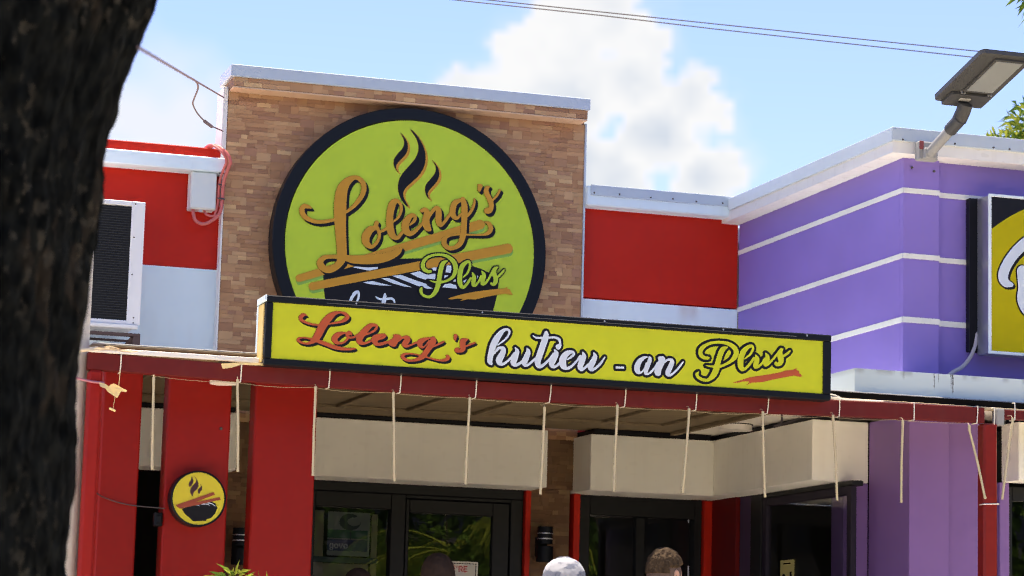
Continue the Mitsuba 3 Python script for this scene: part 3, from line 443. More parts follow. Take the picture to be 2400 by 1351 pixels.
# ---------------------------------------------------------------- purple neighbour
PB = thing('purple_building', 'purple rendered shop with white grooves and white ledge on the right', 'building')
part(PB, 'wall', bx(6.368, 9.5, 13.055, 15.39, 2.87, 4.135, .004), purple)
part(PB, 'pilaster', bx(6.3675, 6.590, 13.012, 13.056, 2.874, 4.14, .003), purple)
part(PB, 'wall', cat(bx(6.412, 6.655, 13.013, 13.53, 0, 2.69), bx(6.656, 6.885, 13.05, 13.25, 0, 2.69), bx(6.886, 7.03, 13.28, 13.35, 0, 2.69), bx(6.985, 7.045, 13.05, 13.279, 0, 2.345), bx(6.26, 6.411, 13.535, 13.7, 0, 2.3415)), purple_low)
gw = mat('groove_white', weathered((.74, .74, .70), .05, .12, (.45, .42, .36)), .6)
for z0, z1 in ((3.929, 3.958), (3.559, 3.588), (3.199, 3.231)):
    part(PB, 'groove', cat(bx(6.361, 6.3665, 13.012, 15.39, z0, z1, .001), bx(6.3665, 6.591, 13.006, 13.0115, z0, z1, .001), bx(6.5905, 9.5, 13.048, 13.0545, z0 - .002, z1 - .002, .001)), gw)
# cornice runs round the corner
part(PB, 'cornice', M((Manifold.cube([3.3, .20, .135]).translate([6.25, 12.905, 4.128]) + Manifold.cube([.125, 2.6, .135]).translate([6.25, 12.905, 4.128]))), warmwhite)
fp = part(PB, 'flashing', cat(bx(6.238, 9.5, 12.885, 12.904, 4.194, 4.268, .002), bx(6.236, 6.249, 12.89, 15.26, 4.190, 4.266, .002)), metalwhite)
for x, z in ((6.30, 4.200), (6.62, 4.205), (6.86, 4.205), (6.96, 4.204), (7.3, 4.204)):
    part(fp, 'screw', lathe_y([(0, 12.879), (.005, 12.879), (.006, 12.885)], x, z, 8), screwm)
def streaky(p, n, uv):
    a = mikit.fbm(p.x * 3, p.y * 3, p.z * 3, 3)
    wob = .004 * (mikit.noise(p.z * 60, p.x * 9, 0.0) - .5)
    st = mi.Float(0)
    for x, zl, w, k in ((6.125, 2.845, .007, .35), (6.182, 2.83, .006, .5), (6.364, 2.785, .0035, .9), (6.389, 2.82, .0025, .6), (6.463, 2.80, .003, .9), (6.473, 2.765, .0045, .95), (7.35, 2.80, .004, .8), (7.9, 2.79, .004, .8)):
        st = dr.maximum(st, k * mikit.smoothstep(w * 1.5, w * .5, dr.abs(p.x + wob - x)) * mikit.smoothstep(zl - .01, zl + .03, p.z) * (.55 + .45 * mikit.smoothstep(.35, .6, mikit.noise(p.z * 90, x * 50, 0.0))))
    g = mikit.smoothstep(2.835, 2.868, p.z) * mikit.smoothstep(.5, .75, mikit.fbm(p.x * 14, 2.0, 0.0, 2)) * .35
    return mikit.mix(mikit.mix((.52, .62, .64), (.58, .66, .68), a), (.07, .065, .06), dr.minimum(dr.maximum(st, g), .9))
ledgem = mat('stained_white', mikit.proc(streaky), .5)
part(PB, 'ledge', M(Manifold.cube([3.6, .39, .13]).translate([5.895, 12.62, 2.742]) + Manifold.cube([.465, 2.6, .13]).translate([5.895, 12.62, 2.742])), ledgem)
# window of the purple shop that faces the entrance
wi = part(PB, 'window', cat(bx(6.225, 6.262, 14.56, 14.62, .6, 2.31), bx(6.225, 6.259, 13.36, 13.42, .6, 2.31), bx(6.225, 6.262, 13.42, 14.56, 2.262, 2.31), bx(6.225, 6.262, 13.42, 14.56, .55, .6)), mat('purple_frame', (.018, .014, .026), .5, spec=.2))
part(wi, 'pane', ([[6.245, 14.56, .6], [6.245, 13.42, .6], [6.245, 13.42, 2.262], [6.245, 14.56, 2.262]], [[0, 1, 2], [0, 2, 3]]), glass)
part(PB, 'wall', cat(bx(6.23, 6.36, 14.80, 14.984, 0, 2.36), bx(6.23, 6.3, 13.36, 14.62, 0, .55)), mat('shaded_purple_paint', (.055, .034, .075), .6, spec=.2))  # purple darkened in the paint for the shade of the recess
part(PB, 'lintel', bx(6.228, 6.30, 13.36, 14.80, 2.312, 2.341), charcoal)
part(PB, 'frame', bx(6.222, 6.27, 14.63, 14.795, 0, 2.33), charcoal)
sw = part(PB, 'window', cat(bx(7.05, 7.09, 13.10, 13.16, .4, 2.33), bx(7.09, 9.0, 13.10, 13.16, 2.25, 2.33), bx(7.09, 9.0, 13.10, 13.16, .4, .45), bx(9.0, 9.3, 13.1, 13.16, 0, 2.33)), charcoal)
part(sw, 'pane', quad(7.09, 9.0, .45, 2.25, 13.13), glass)
nt = thing('yellow_notice', 'small yellow paper notice on the dark corner window', 'notice')
part(nt, 'sheet', bx(6.2385, 6.2405, 14.17, 14.37, 1.70, 1.93, .0005), mat('notice_yellow', (.42, .38, .14), .7))
part(nt, 'mark', cat(bx(6.2365, 6.238, 14.20, 14.23, 1.81, 1.86, .0003), bx(6.2365, 6.238, 14.30, 14.335, 1.83, 1.85, .0003), bx(6.2365, 6.238, 14.22, 14.33, 1.905, 1.912, .0003)), blackmat)

# cropped yellow sign on the purple wall
RS = thing('square_sign', 'yellow and black square box sign with white lettering on the purple wall', 'sign')
part(RS, 'case', bx(6.818, 8.3, 12.86, 13.0, 3.04, 3.928, .004), mat('silver_sheet', (.36, .37, .42), .28, metallic=.7))
part(RS, 'back_board', bx(6.772, 8.35, 13.001, 13.045, 3.06, 3.93, .003), blackmat)
part(RS, 'frame', cat(bx(6.812, 8.306, 12.845, 12.861, 3.917, 3.933, .002), bx(6.812, 8.306, 12.845, 12.861, 3.035, 3.051, .002), bx(6.812, 6.828, 12.846, 12.861, 3.051, 3.917, .002), bx(8.29, 8.306, 12.846, 12.861, 3.051, 3.917, .002)), mat('pale_trim', (.66, .74, .78), .4))
part(RS, 'corner_field', bx(6.828, 8.29, 12.852, 12.859, 3.051, 3.917, .0005), blackmat)
part(RS, 'face', plate(Polygon([(6.828, 3.051), (8.29, 3.051), (8.29, 3.917), (6.828, 3.917)]).intersection(affinity.scale(Point(7.52, 3.15).buffer(1, 64), .98, .82)), 12.8505), mustard)
g = glyphs('r_white'); part(RS, 'lettering_outline', plate(unary_union([g.buffer(.0068), drop(g.buffer(.004), .010, -.008)]).simplify(.0003), 12.848), blackmat); part(RS, 'lettering', plate(g, 12.8455), wvinyl)
one('conduit', 'short grey conduit curving out of the ledge below the square sign', 'conduit', tube(spline([(6.816, 13.02, 3.21), (6.812, 13.0, 3.119), (6.77, 12.985, 3.03), (6.716, 12.98, 2.968), (6.66, 12.985, 2.935), (6.60, 13.0, 2.876)], 6), .011), greypipe, 60)

# ---------------------------------------------------------------- solar street lamp
L = thing('street_lamp', 'grey solar street lamp on a short arm fixed to the purple corner', 'lamp')
part(L, 'bracket', cat(bx(6.372, 6.49, 12.83, 12.884, 4.085, 4.19, .006), bx(6.395, 6.47, 12.80, 12.84, 4.09, 4.15, .006)), zinc)
part(L, 'tag', bx(6.374, 6.40, 12.824, 12.83, 4.143, 4.19, .002), mat('red_tag', (.22, .05, .05), .6))
part(L, 'arm', tube([(6.432, 12.84, 4.115), (6.440, 12.56, 4.218)], .029, 20), zinc, 40)
part(L, 'elbow', cat(tube([(6.439, 12.585, 4.209), (6.444, 12.47, 4.252)], .037, 20), tube([(6.446, 12.495, 4.245), (6.449, 12.455, 4.285), (6.451, 12.43, 4.322)], .040, 20)), lampgrey, 40)
ax = np.array([0, -.97, .2425]); nx = np.array([0, .2425, .97])
def lampbox(u0, u1, v0, v1, n0, n1, r=.02, b=.006):
    """u across (X), v along the arm, n above the lamp's plane."""
    cs = CrossSection([np.array([(u0 + r, v0 + r), (u1 - r, v0 + r), (u1 - r, v1 - r), (u0 + r, v1 - r)])]).offset(r, __import__('manifold3d').JoinType.Round, 2, 24)
    m = M(cs.extrude(n1 - n0)); v = m.vertices; o = np.array([6.444, 12.5, 4.333])
    return trimesh.Trimesh(o + v[:, :1] * [1, 0, 0] + v[:, 1:2] * ax + (v[:, 2:] + n0) * nx, m.faces, process=False)
part(L, 'housing', lampbox(-.150, .158, 0, .575, .010, .034, .03), lampgrey)
part(L, 'underside', lampbox(-.105, .138, -.006, .13, -.008, .010, .015), lampgrey)
part(L, 'bezel', lampbox(-.052, .128, .155, .535, -.002, .010, .01), lampgrey)
part(L, 'lens', lampbox(-.038, .114, .175, .52, -.005, -.0015, .006), lens)
part(L, 'sticker', lampbox(-.034, .030, .062, .092, -.0095, -.008, .003), mat('lamp_sticker', (.42, .42, .40), .5))
for u in (-.05, -.033, .108, .124): part(L, 'screw', lampbox(u - .005, u + .005, .135, .147, -.006, .0095, .002), steel)

# ---------------------------------------------------------------- things fixed to the red wall on the left
AC = thing('air_conditioner', 'white outdoor air conditioner with dark grille on the left wall', 'air conditioner')
part(AC, 'case', cat(bx(1.62, 2.44, 14.905, 15.25, 3.145, 3.868, .012)), mat('ac_white', (.78, .78, .77), .45))
part(AC, 'grille_back', bx(1.70, 2.365, 14.897, 14.904, 3.17, 3.838, .001), mat('grille_dark', (.016, .017, .019), .7, spec=.15))
k = 0
fins = [bx(1.70, 2.365, 14.892, 14.8965, 3.172 + i * .0148, 3.172 + i * .0148 + .004, .0005) for i in range(45)]
part(AC, 'grille', cat(*fins), mat('grille_fin', (.034, .036, .038), .6, spec=.2), stuff=True)
part(AC, 'frame', cat(bx(2.365, 2.443, 14.888, 14.905, 3.15, 3.87, .003), bx(1.62, 2.365, 14.888, 14.905, 3.842, 3.87, .003), bx(1.62, 2.365, 14.888, 14.905, 3.15, 3.172, .003), bx(1.63, 2.43, 14.87, 14.91, 3.125, 3.147, .003)), 'ac_white')
for z in (3.855, 3.66, 3.44, 3.19, 3.16): part(AC, 'screw', lathe_y([(0, 14.884), (.004, 14.884), (.005, 14.888)], 2.385 + .02 * (z < 3.2), z, 8), screwm)
BR = thing('wall_bracket', 'brown steel angle bracket under the white air conditioner', 'bracket')
part(BR, 'rail', bx(1.6, 2.45, 14.89, 14.935, 3.083, 3.10, .002), brown); part(BR, 'rail', bx(1.6, 2.45, 15.2, 15.245, 3.09, 3.10, .002), brown)
part(BR, 'leg', bx(2.408, 2.45, 14.89, 14.93, 2.73, 3.083, .002), brown); part(BR, 'leg', bx(1.6, 1.64, 14.89, 14.93, 2.73, 3.083, .002), brown)
part(BR, 'brace', tube([(2.42, 14.92, 3.08), (2.28, 15.3, 2.86)], .02, 6), brown); part(BR, 'plate', bx(2.10, 2.32, 15.0, 15.3, 3.03, 3.06, .003), white)
JB = thing('junction_box', 'pale grey junction box below the white cornice', 'junction box')
part(JB, 'body', bx(2.775, 2.932, 15.285, 15.394, 3.928, 4.157, .006), boxgrey)
part(JB, 'door', bx(2.780, 2.927, 15.277, 15.286, 3.934, 4.15, .003), boxgrey)
part(JB, 'lug', bx(2.835, 2.852, 15.3, 15.32, 3.914, 3.929, .002), steel)
cbl = thing('cable_conduit', 'faded red cable conduit looping from the roof into the junction box', 'conduit')
cp = [(2.90, 15.55, 4.33), (2.905, 15.30, 4.325), (2.945, 15.23, 4.293), (2.977, 15.2, 4.252), (2.992, 15.2, 4.212), (2.985, 15.22, 4.179), (2.972, 15.25, 4.126), (2.967, 15.27, 4.069), (2.968, 15.28, 3.988), (2.955, 15.28, 3.910), (2.911, 15.28, 3.864), (2.86, 15.28, 3.838), (2.815, 15.29, 3.856), (2.80, 15.30, 3.90), (2.80, 15.32, 3.935)]
part(cbl, 'tube', tube(spline(cp, 5), .0105, 8), pinkpipe, 60)
part(cbl, 'tube', tube(spline([(q[0] - .022, q[1] + .012, q[2] + .004) for q in cp[:10]] + [(2.92, 15.29, 3.892), (2.88, 15.30, 3.90), (2.868, 15.32, 3.932)], 5), .008, 8), pinkpipe, 60)
part(cbl, 'tie', cat(*[tube([(2.968 - .03, 15.27, z), (2.968 + .014, 15.262, z - .004)], .005, 6) for z in (4.155, 4.085, 4.0)]), wirem)
pw = thing('service_wire', 'thin faded service wire slung from the trunk to the tower with a drop loop', 'wire')
a, b = np.array([.798, 5.05, 2.383]), np.array([2.935, 15.204, 4.6055]); ts = np.linspace(0, 1, 20)
mainp = [(a + (b - a) * t - np.array([0, 0, .10 * 4 * t * (1 - t) * 0])).tolist() for t in ts]
part(pw, 'strand', tube(mainp, np.linspace(.0034, .0045, 20), 6), pinkwire, 60)
q0 = a + (b - a) * .33
part(pw, 'strand', tube(spline([[1.64, 9.2, 3.305], [1.851, 10.2, 3.525], [2.045, 11.2, 3.727], [2.211, 12.2, 3.902], [2.315, 12.8, 4.009], [2.448, 13.4, 4.099], [2.59, 14.0, 4.198], [2.721, 14.5, 4.278], [2.959, 15.3, 4.419]], 5), .0042, 6), pinkwire, 60)
part(pw, 'splice', tube([[2.621, 14.1, 4.209], [2.755, 14.6, 4.291]], .010, 8), pinkwire, 60)

# ---------------------------------------------------------------- small round sign on the middle pillar
sd = thing('small_round_sign', 'small round yellow and black bowl sign on the middle pillar', 'sign')
part(sd, 'case', lathe_y([(.137, 13.05), (.140, 13.04), (.140, 12.952), (.136, 12.948), (.131, 12.948), (.131, 12.958)], 2.462, 2.036), black, 35)
part(sd, 'face', lathe_y([(.1315, 12.957), (.1315, 12.953), (0, 12.953)], 2.462, 2.036), mat('small_sign_yellow', (.64, .55, .03), .3))
part(sd, 'steam', plate(glyphs('s_steam', True), 12.9505), mat('plum_vinyl', (.05, .012, .016), .4)); part(sd, 'bowl', plate(glyphs('s_bowl'), 12.950), blackmat)

for g_ in getattr(glyphs('s_noodle'), 'geoms', []): part(sd, 'noodle', plate(g_, 12.948), wvinyl)
part(sd, 'chopsticks', plate(glyphs('s_sticks'), 12.9465), brick_red)

# ---------------------------------------------------------------- things hung on the canopy
tubes = [(2.123, 2.563, 2.137, 2.132), (2.533, 2.578, 2.554, 2.143), (2.923, 2.566, 2.927, 2.141), (3.318, 2.562, 3.339, 2.134), (3.713, 2.559, 3.706, 2.137), (4.107, 2.533, 4.098, 2.107), (4.497, 2.566, 4.490, 2.138),
         (4.888, 2.571, 4.862, 2.150), (5.297, 2.579, 5.317, 2.149), (5.695, 2.583, 5.723, 2.153), (6.095, 2.579, 6.090, 2.157), (6.484, 2.573, 6.580, 2.20), (6.740, 2.626, 6.681, 2.202)]
names = ['in the first gap between the red pillars', 'in front of the second gap between the pillars', 'at the edge of the plain pillar', 'left of the middle of the long header box', 'right of the middle of the long header box', 'at the right end of the long header box',
         'over the left part of the angled header box', 'right of it over the angled header box', 'in front of the inner corner return', 'in front of the short beige end panel', 'in front of the purple pier', 'leaning towards the right post', 'just right of the right post']
for (x, z, x2, z2), w in zip(tubes, names):
    t = thing('light_tube', ('slanting' if 'leaning' in w else 'slim pale') + ' hanging light tube ' + w, 'light tube', 'light tubes hung along the canopy')
    dx = (x2 - x) / (z - z2)
    part(t, 'tube', tube([(x, 12.45, z - .012), (x + (x2 - x) * .5 + .003 * math.sin(x * 40), 12.453, (z + z2) / 2), (x2, 12.455, z2)], .0066, 10), tubeplastic, 40)
    part(t, 'cap', tube([(x - .0003, 12.45, z + .012), (x, 12.45, z - .016)], 0.0074, 10), tubeplastic, 40); part(t, 'cap', tube([(x2, 12.455, z2 + .010), (x2, 12.455, z2 - .002)], .0072, 10), tubeplastic, 40)
    part(t, 'lead', tube([(x, 12.45, z + .01), (x + .004, 12.47, z + .025), (x + .006, 12.53, z + .03)], .0014, 5), 'thread_tan')
sg = thing('string_wire', 'thin pale wire sagging along the canopy beam between the light tubes', 'wire')
for (x, z, *_), (u, v, *_) in zip(tubes[:-2], tubes[1:-1]):
    s = .012 + .02 * rng.random()
    part(sg, 'span', tube([(x + (u - x) * t, 12.545, float(np.interp(x + (u - x) * t, [p_[0] for p_ in fb], [p_[1] for p_ in fb])) - .002 - s * .35 * 4 * t * (1 - t)) for t in np.linspace(0, 1, 9)], .0012, 5), 'thread_tan')
ties = [(1.969, .08), (2.559, 0), (3.003, 0), (3.367, 0), (3.760, 0), (4.155, 0), (4.558, 0), (4.947, 0), (5.349, 0), (5.752, 0), (6.184, 0), (6.558, 0), (6.657, 0), (6.790, 0)]
tn = ['nearest the left corner post', 'under the torn tape flap', 'over the plain pillar edge', 'above the left part of the long header box', 'above the middle of the long header box', 'above the right end of the long header box', 'below the dash of the long sign', 'below the white words end of the long sign', 'below the right brush stroke of the long sign', 'just right of the long sign corner', 'over the purple pier', 'left of the right post head', 'on the right post head', 'right of the right post']
for (x, _), w in zip(ties, tn):
    zb = float(np.interp(x, [p_[0] for p_ in fb], [p_[1] for p_ in fb])) if x < 6.62 else 2.605 if x < 6.7 else 2.64
    yf = 12.496 if x < 6.7 else 12.516
    sl = -.008 * rng.random()
    one('cable_tie', 'thin white tie round the canopy beam ' + w, 'tie', tube([(x, yf + .06, zb + .088), (x, yf, zb + .087), (x + sl * .3, yf - .001, zb + .04), (x + sl, yf, zb - .004), (x + sl, yf + .06, zb - .004)], .0033, 6), cord, group='ties along the canopy beam')
for lab, x, y, z in (('round white ceiling lamp at the head of the middle pillar', 2.548, 12.88, 2.646), ('round white ceiling lamp above the inner corner', 5.93, 14.35, 2.723)):
    t = thing('ceiling_lamp', lab, 'ceiling lamp', 'round ceiling lamps under the canopy')
    part(t, 'body', tube([(x, y, z - .036), (x, y, z)], .068 if x < 4 else .10, 32), mat('lamp_white', (.74, .70, .64), .5) if 'lamp_white' not in scene else 'lamp_white', 40)
    if x < 4: part(t, 'stem', tube([(x, y, z), (x, y, 2.722)], .03, 16), lampgrey)
    part(t, 'rim', tube([(x, y, z - .006), (x, y, z + .0)], .072 if x < 4 else .105, 32), lampgrey, 40)
one('ceiling_cable', 'loose dark cable hanging from the white ceiling board near the corner', 'cable', tube(spline([(5.86, 13.5, 2.695), (5.90, 13.6, 2.67), (5.92, 13.75, 2.655), (5.96, 13.72, 2.67), (5.99, 13.5, 2.695)], 6), .006), wirem, 60)
def scrap(pts, seed, amp=.006):
    r_ = np.random.default_rng(seed); P = Polygon(pts); m = trimesh.creation.extrude_polygon(P, .0012, engine='earcut')
    m = m.subdivide().subdivide(); v = m.vertices.copy()
    dn = (meshkit.fbm(np.c_[v[:, 0] * 30, v[:, 1] * 30, v[:, 2] * 0 + seed], 3, seed) - .5) * amp * 4
    return trimesh.Trimesh(np.c_[v[:, 0], 12.44 - v[:, 2] + dn, v[:, 1]], m.faces, process=False)
one('tape_scrap', 'crumpled scrap of yellow tape dangling beside the left corner post', 'tape', cat(scrap([(1.862, 2.533), (1.885, 2.530), (1.907, 2.516), (1.914, 2.524), (1.930, 2.531), (1.995, 2.502), (1.990, 2.493), (1.968, 2.496), (1.950, 2.463), (1.905, 2.488), (1.890, 2.505), (1.865, 2.512)], 3), tube([(1.958, 12.44, 2.60), (1.955, 12.44, 2.52)], .002, 5), tube([(1.940, 12.44, 2.47), (1.932, 12.44, 2.405)], .0012, 5), tube([(1.915, 12.44, 2.412), (1.945, 12.44, 2.40)], .006, 6)), tape, group=None)
one('tape_strip', 'peeling strip of yellow tape under the end of the long sign', 'tape', scrap([(2.447, 2.660), (2.455, 2.636), (2.495, 2.642), (2.545, 2.660), (2.665, 2.664), (2.660, 2.676), (2.540, 2.672)], 9, .004), tape)
one('plastic_wrap', 'crumpled clear plastic and tape wound over the canopy corner', 'wrap', cat(scrap([(1.80, 2.683), (1.84, 2.70), (1.90, 2.712), (1.96, 2.700), (2.05, 2.694), (2.0, 2.684), (1.9, 2.688)], 14, .01), tube(spline([(1.72, 12.5, 2.655), (1.76, 12.47, 2.68), (1.81, 12.46, 2.69), (1.85, 12.48, 2.705)], 6), .008)), mat('wrap_plastic', (.75, .62, .42), .3))
one('tape_band', 'faded pink tape wound round the corner post and pale pole', 'tape', tube(spline([(1.70, 12.49, 2.562), (1.76, 12.475, 2.550), (1.81, 12.472, 2.540), (1.86, 12.475, 2.536), (1.89, 12.485, 2.536)], 6), .006), mat('pink_tape', (.42, .16, .20), .5), 60)
one('hanging_thread', 'thin dark thread sagging from the corner post to the middle pillar', 'thread', tube(spline([(1.87, 12.6, 2.05), (1.98, 13.0, 2.03), (2.12, 13.03, 1.995), (2.31, 13.04, 1.985)], 6), .003), wirem)
one('pale_pole', 'pale concrete pole beside the tree trunk at the canopy corner', 'pole', tube([(1.735, 12.62, 0), (1.735, 12.62, 4.0)], .095, 24) if False else tube([(1.735, 12.62, 0), (1.735, 12.62, 3.3)], .095, 24), concrete, 40)
one('coiled_wire', 'small coil of white wire at the foot of the long sign', 'wire', tube(spline([(5.672, 12.5, 2.70), (5.70, 12.48, 2.705), (5.74, 12.48, 2.695), (5.75, 12.48, 2.682), (5.70, 12.48, 2.685), (5.67, 12.49, 2.695), (5.72, 12.475, 2.69), (5.78, 12.48, 2.684), (6.0, 12.49, 2.688)], 5), .004), cord)

one('cable_tie', 'thin white tie round the shaft of the right red post', 'tie', tube([(6.588, 12.53, 2.172), (6.588, 12.486, 2.172), (6.678, 12.486, 2.178), (6.678, 12.53, 2.178)], .0033, 6), cord, group='ties along the canopy beam')
lk = thing('lock_box', 'small black box on the left edge of the middle pillar', 'box')
part(lk, 'body', bx(2.262, 2.304, 13.045, 13.10, 1.895, 1.965, .006), black); part(lk, 'cap', bx(2.270, 2.296, 13.035, 13.044, 1.91, 1.95, .003), black)
one('bolt', 'small dark bolt head high on the middle pillar', 'bolt', lathe_y([(0, 13.042), (.007, 13.042), (.008, 13.05)], 2.580, 2.402, 10), screwm)
for x, z, w in ((6.418, 4.075, 'left'), (6.555, 4.066, 'right')): one('bolt', 'dark bolt on the purple corner under the street lamp, ' + w + ' one of two', 'bolt', lathe_y([(0, 13.004), (.006, 13.004), (.007, 13.012)], x, z, 10), screwm, group='bolts under the street lamp')

# ---------------------------------------------------------------- overhead wires
for lab, z0, zs in (('upper of the two thin overhead wires crossing the sky', 6.86, .14), ('lower of the two thin overhead wires crossing the sky', 6.83, .16)):
    X = np.linspace(-14, 26, 41); Z = z0 - zs * (1 - ((X - 6) / 20) ** 2) + (0 if 'upper' in lab else -.006 * np.maximum(X - 7.6, 0) - .01 * np.maximum(X - 7.6, 0) * 0 + .012 * (X < 7.6))
    one('overhead_wire', lab, 'wire', tube(np.c_[X, np.full(41, 20.0 if 'upper' in lab else 19.97), Z + .002 * (X - 6)], .0048, 6), wirem, 60, group='overhead wires')

# ---------------------------------------------------------------- foliage
leafm = {'type': 'principledthin', 'roughness': .45, 'diff_trans': .7, 'spec_trans': 0.0, 'eta': 1.4}
for nm, c in (('leaf_fresh', (.16, .24, .035)), ('leaf_mid', (.085, .15, .025)), ('leaf_dark', (.045, .085, .02)), ('leaf_lime', (.32, .36, .05)), ('leaf_orange', (.60, .22, .02))):
    scene[nm] = {**leafm, 'base_color': rgb(*c)}
def leaves(P, D_, L_, W_, r_, droop=.25):
    """Pointed, folded leaves: base at P, along unit D_, length L_, width W_."""
    n = len(P); D_ = D_ / np.linalg.norm(D_, axis=1, keepdims=True)
    s = np.cross(D_, r_.normal(size=(n, 3))); s /= np.linalg.norm(s, axis=1, keepdims=True) + 1e-9; u = np.cross(s, D_)
    L_ = np.broadcast_to(L_, n)[:, None]; W_ = np.broadcast_to(W_, n)[:, None]
    m1 = P + D_ * L_ * .45; tip = P + D_ * L_ - np.array([0, 0, 1]) * L_ * droop
    V = np.stack([P, m1 + s * W_ / 2 + u * W_ * .15, tip, m1 - s * W_ / 2 + u * W_ * .15, m1 - np.array([0, 0, 1]) * L_ * droop * .2], 1).reshape(-1, 3)
    i = np.arange(n)[:, None] * 5
    F = np.concatenate([i + [0, 1, 4], i + [1, 2, 4], i + [0, 4, 3], i + [4, 2, 3]], 1).reshape(-1, 3)
    return V, F
def cluster(c, rad, n, L_, W_, seed, flat=.8, droop=.3):
    r_ = np.random.default_rng(seed); d = r_.normal(size=(n, 3)); d /= np.linalg.norm(d, axis=1, keepdims=True)
    P = np.array(c) + d * (np.array([rad, rad, rad * flat]) * (r_.random((n, 1)) ** .45))
    D_ = d * .8 + r_.normal(size=(n, 3)) * .5 + [0, 0, .15]
    return leaves(P, D_, L_ * (.7 + .6 * r_.random(n)), W_ * (.7 + .6 * r_.random(n)), r_, droop)
def merge(L_):
    V, F, o = [], [], 0
    for v, f in L_: V.append(v); F.append(np.asarray(f) + o); o += len(v)
    return np.vstack(V), np.vstack(F)
def tree(label, base, h, crowns, leaf_n, L_, W_, seed, mats, tr=.14, flowers=False):
    t = thing('tree', label, 'tree'); r_ = np.random.default_rng(seed); b = np.array(base, float)
    top = b + [0, 0, h]
    part(t, 'trunk', tube(spline([b, b + [r_.normal() * .05, r_.normal() * .05, h * .5], top], 6), np.linspace(tr, tr * .6, 13), 12), 'bark', 60)
    part(t, 'limbs', cat(*[tube(spline([top - [0, 0, .15], (top + c) / 2 + r_.normal(size=3) * .1, np.array(c[:3])], 4), np.linspace(tr * .5, tr * .1, 9), 6) for c in [np.array(q[:3]) for q in crowns]]), 'bark', 60)
    for i, m in enumerate(mats):
        part(t, 'crown', merge([cluster(np.array(q[:3]) + r_.normal(size=3) * q[3] * .12, q[3] * (.92 + .1 * i), max(30, leaf_n // len(mats) // len(crowns)), L_, W_, seed * 50 + 7 * k_ + i) for k_, q in enumerate(crowns)]), m, stuff=True)
    return t

def barkc(p, n, uv):
    r1 = mikit.fbm(p.x * 60 + p.y * 30, p.y * 40, p.z * 26, 4)
    r2 = mikit.fbm(p.x * 16 + p.y * 8, p.y * 16 + 4, p.z * 10, 4)
    big = mikit.fbm(p.x * 5, p.y * 5 + 2, p.z * 3, 3)
    spot = mikit.smoothstep(.56, .68, mikit.fbm(p.x * 52 + 9, p.y * 52, p.z * 30, 4)) * mikit.smoothstep(.46, .62, big)
    patch = mikit.smoothstep(.52, .66, r2) * mikit.smoothstep(.50, .62, mikit.fbm(p.x * 6 + 5, p.y * 3, p.z * 3.5, 2))
    c = mikit.mix((.003, .0034, .003), (.012, .0128, .0105), mikit.smoothstep(.3, .75, r1))
    return mikit.mix(mikit.mix(c, (.045, .034, .022), patch * .5), (.085, .073, .050), spot * (.25 + .5 * r1))
def barkb(p, n, uv): return mikit.fbm(p.x * 45 + p.y * 30, p.y * 20, p.z * 13, 4)
mat('bark', mikit.proc(barkc), .95, spec=.08, bump=(barkb, .03, 2e-3))

# the near trunk
NT = thing('near_tree', 'big dark mossy tree trunk close by on the left', 'tree')
hz = np.array([0, .6, 1.2, 1.334, 1.578, 1.718, 1.867, 2.094, 2.188, 2.38, 2.47, 2.7, 3.1]); ed = np.array([.80, .735, .712, .712, .715, .716, .727, .737, .750, .797, .826, .90, 1.02])
zs = np.linspace(0, 3.1, 260); na = 200; ang = np.arange(na) * 2 * np.pi / na
edge = np.interp(zs, hz, ed); R_ = .36 + .10 * np.clip((zs - 2.2) / .9, 0, 1) + .10 * np.clip(.4 - zs, 0, .4)
A_, Z_ = np.meshgrid(ang, zs); RR = np.repeat(R_[:, None], na, 1)
q = np.stack([np.cos(A_) * 3.2, np.sin(A_) * 3.2, Z_ * 1.5], -1)
RR = RR + (meshkit.fbm(q * 1.3, 4, 2) - .5) * .05 + (np.abs(meshkit.fbm(q * [4.5, 4.5, 1.6], 4, 5) - .5) - .08) * .055 + (meshkit.fbm(q * [11, 11, 7], 4, 15) - .5) * .034
cx_ = (edge - R_ + .012)[:, None]
Vt = np.stack([cx_ + RR * np.cos(A_), 5.25 + RR * np.sin(A_), Z_], -1).reshape(-1, 3)
ii, jj = np.meshgrid(np.arange(len(zs) - 1), np.arange(na), indexing='ij'); k_ = (jj + 1) % na
Ft = np.concatenate([np.stack([ii * na + jj, ii * na + k_, ii * na + na + k_], -1).reshape(-1, 3), np.stack([ii * na + jj, ii * na + na + k_, ii * na + na + jj], -1).reshape(-1, 3)])
part(NT, 'trunk', (Vt, Ft), 'bark', True)
tops = [np.array([.55, 5.25, 2.95]), np.array([.5, 5.3, 2.9])]
ncr = [(-1.2, 5.0, 5.6, 1.3), (.6, 5.6, 6.2, 1.4), (2.2, 5.4, 5.9, 1.2), (.2, 3.6, 5.9, 1.3), (1.4, 7.0, 6.3, 1.1), (-.8, 7.0, 5.9, 1.3), (-2.4, 4.0, 5.4, 1.1)]
part(NT, 'limbs', cat(*[tube(spline([(.58, 5.25, 2.8), ((.58 + c[0]) / 2, (5.25 + c[1]) / 2, 4.2), c[:3]], 5), np.linspace(.26, .05, 11), 10) for c in ncr]), 'bark', 60)
for i, m in enumerate(('leaf_dark', 'leaf_mid')):
    part(NT, 'crown', merge([cluster(c[:3], c[3], 520, .13, .05, 300 + 9 * k2 + i) for k2, c in enumerate(ncr)]), m, stuff=True)

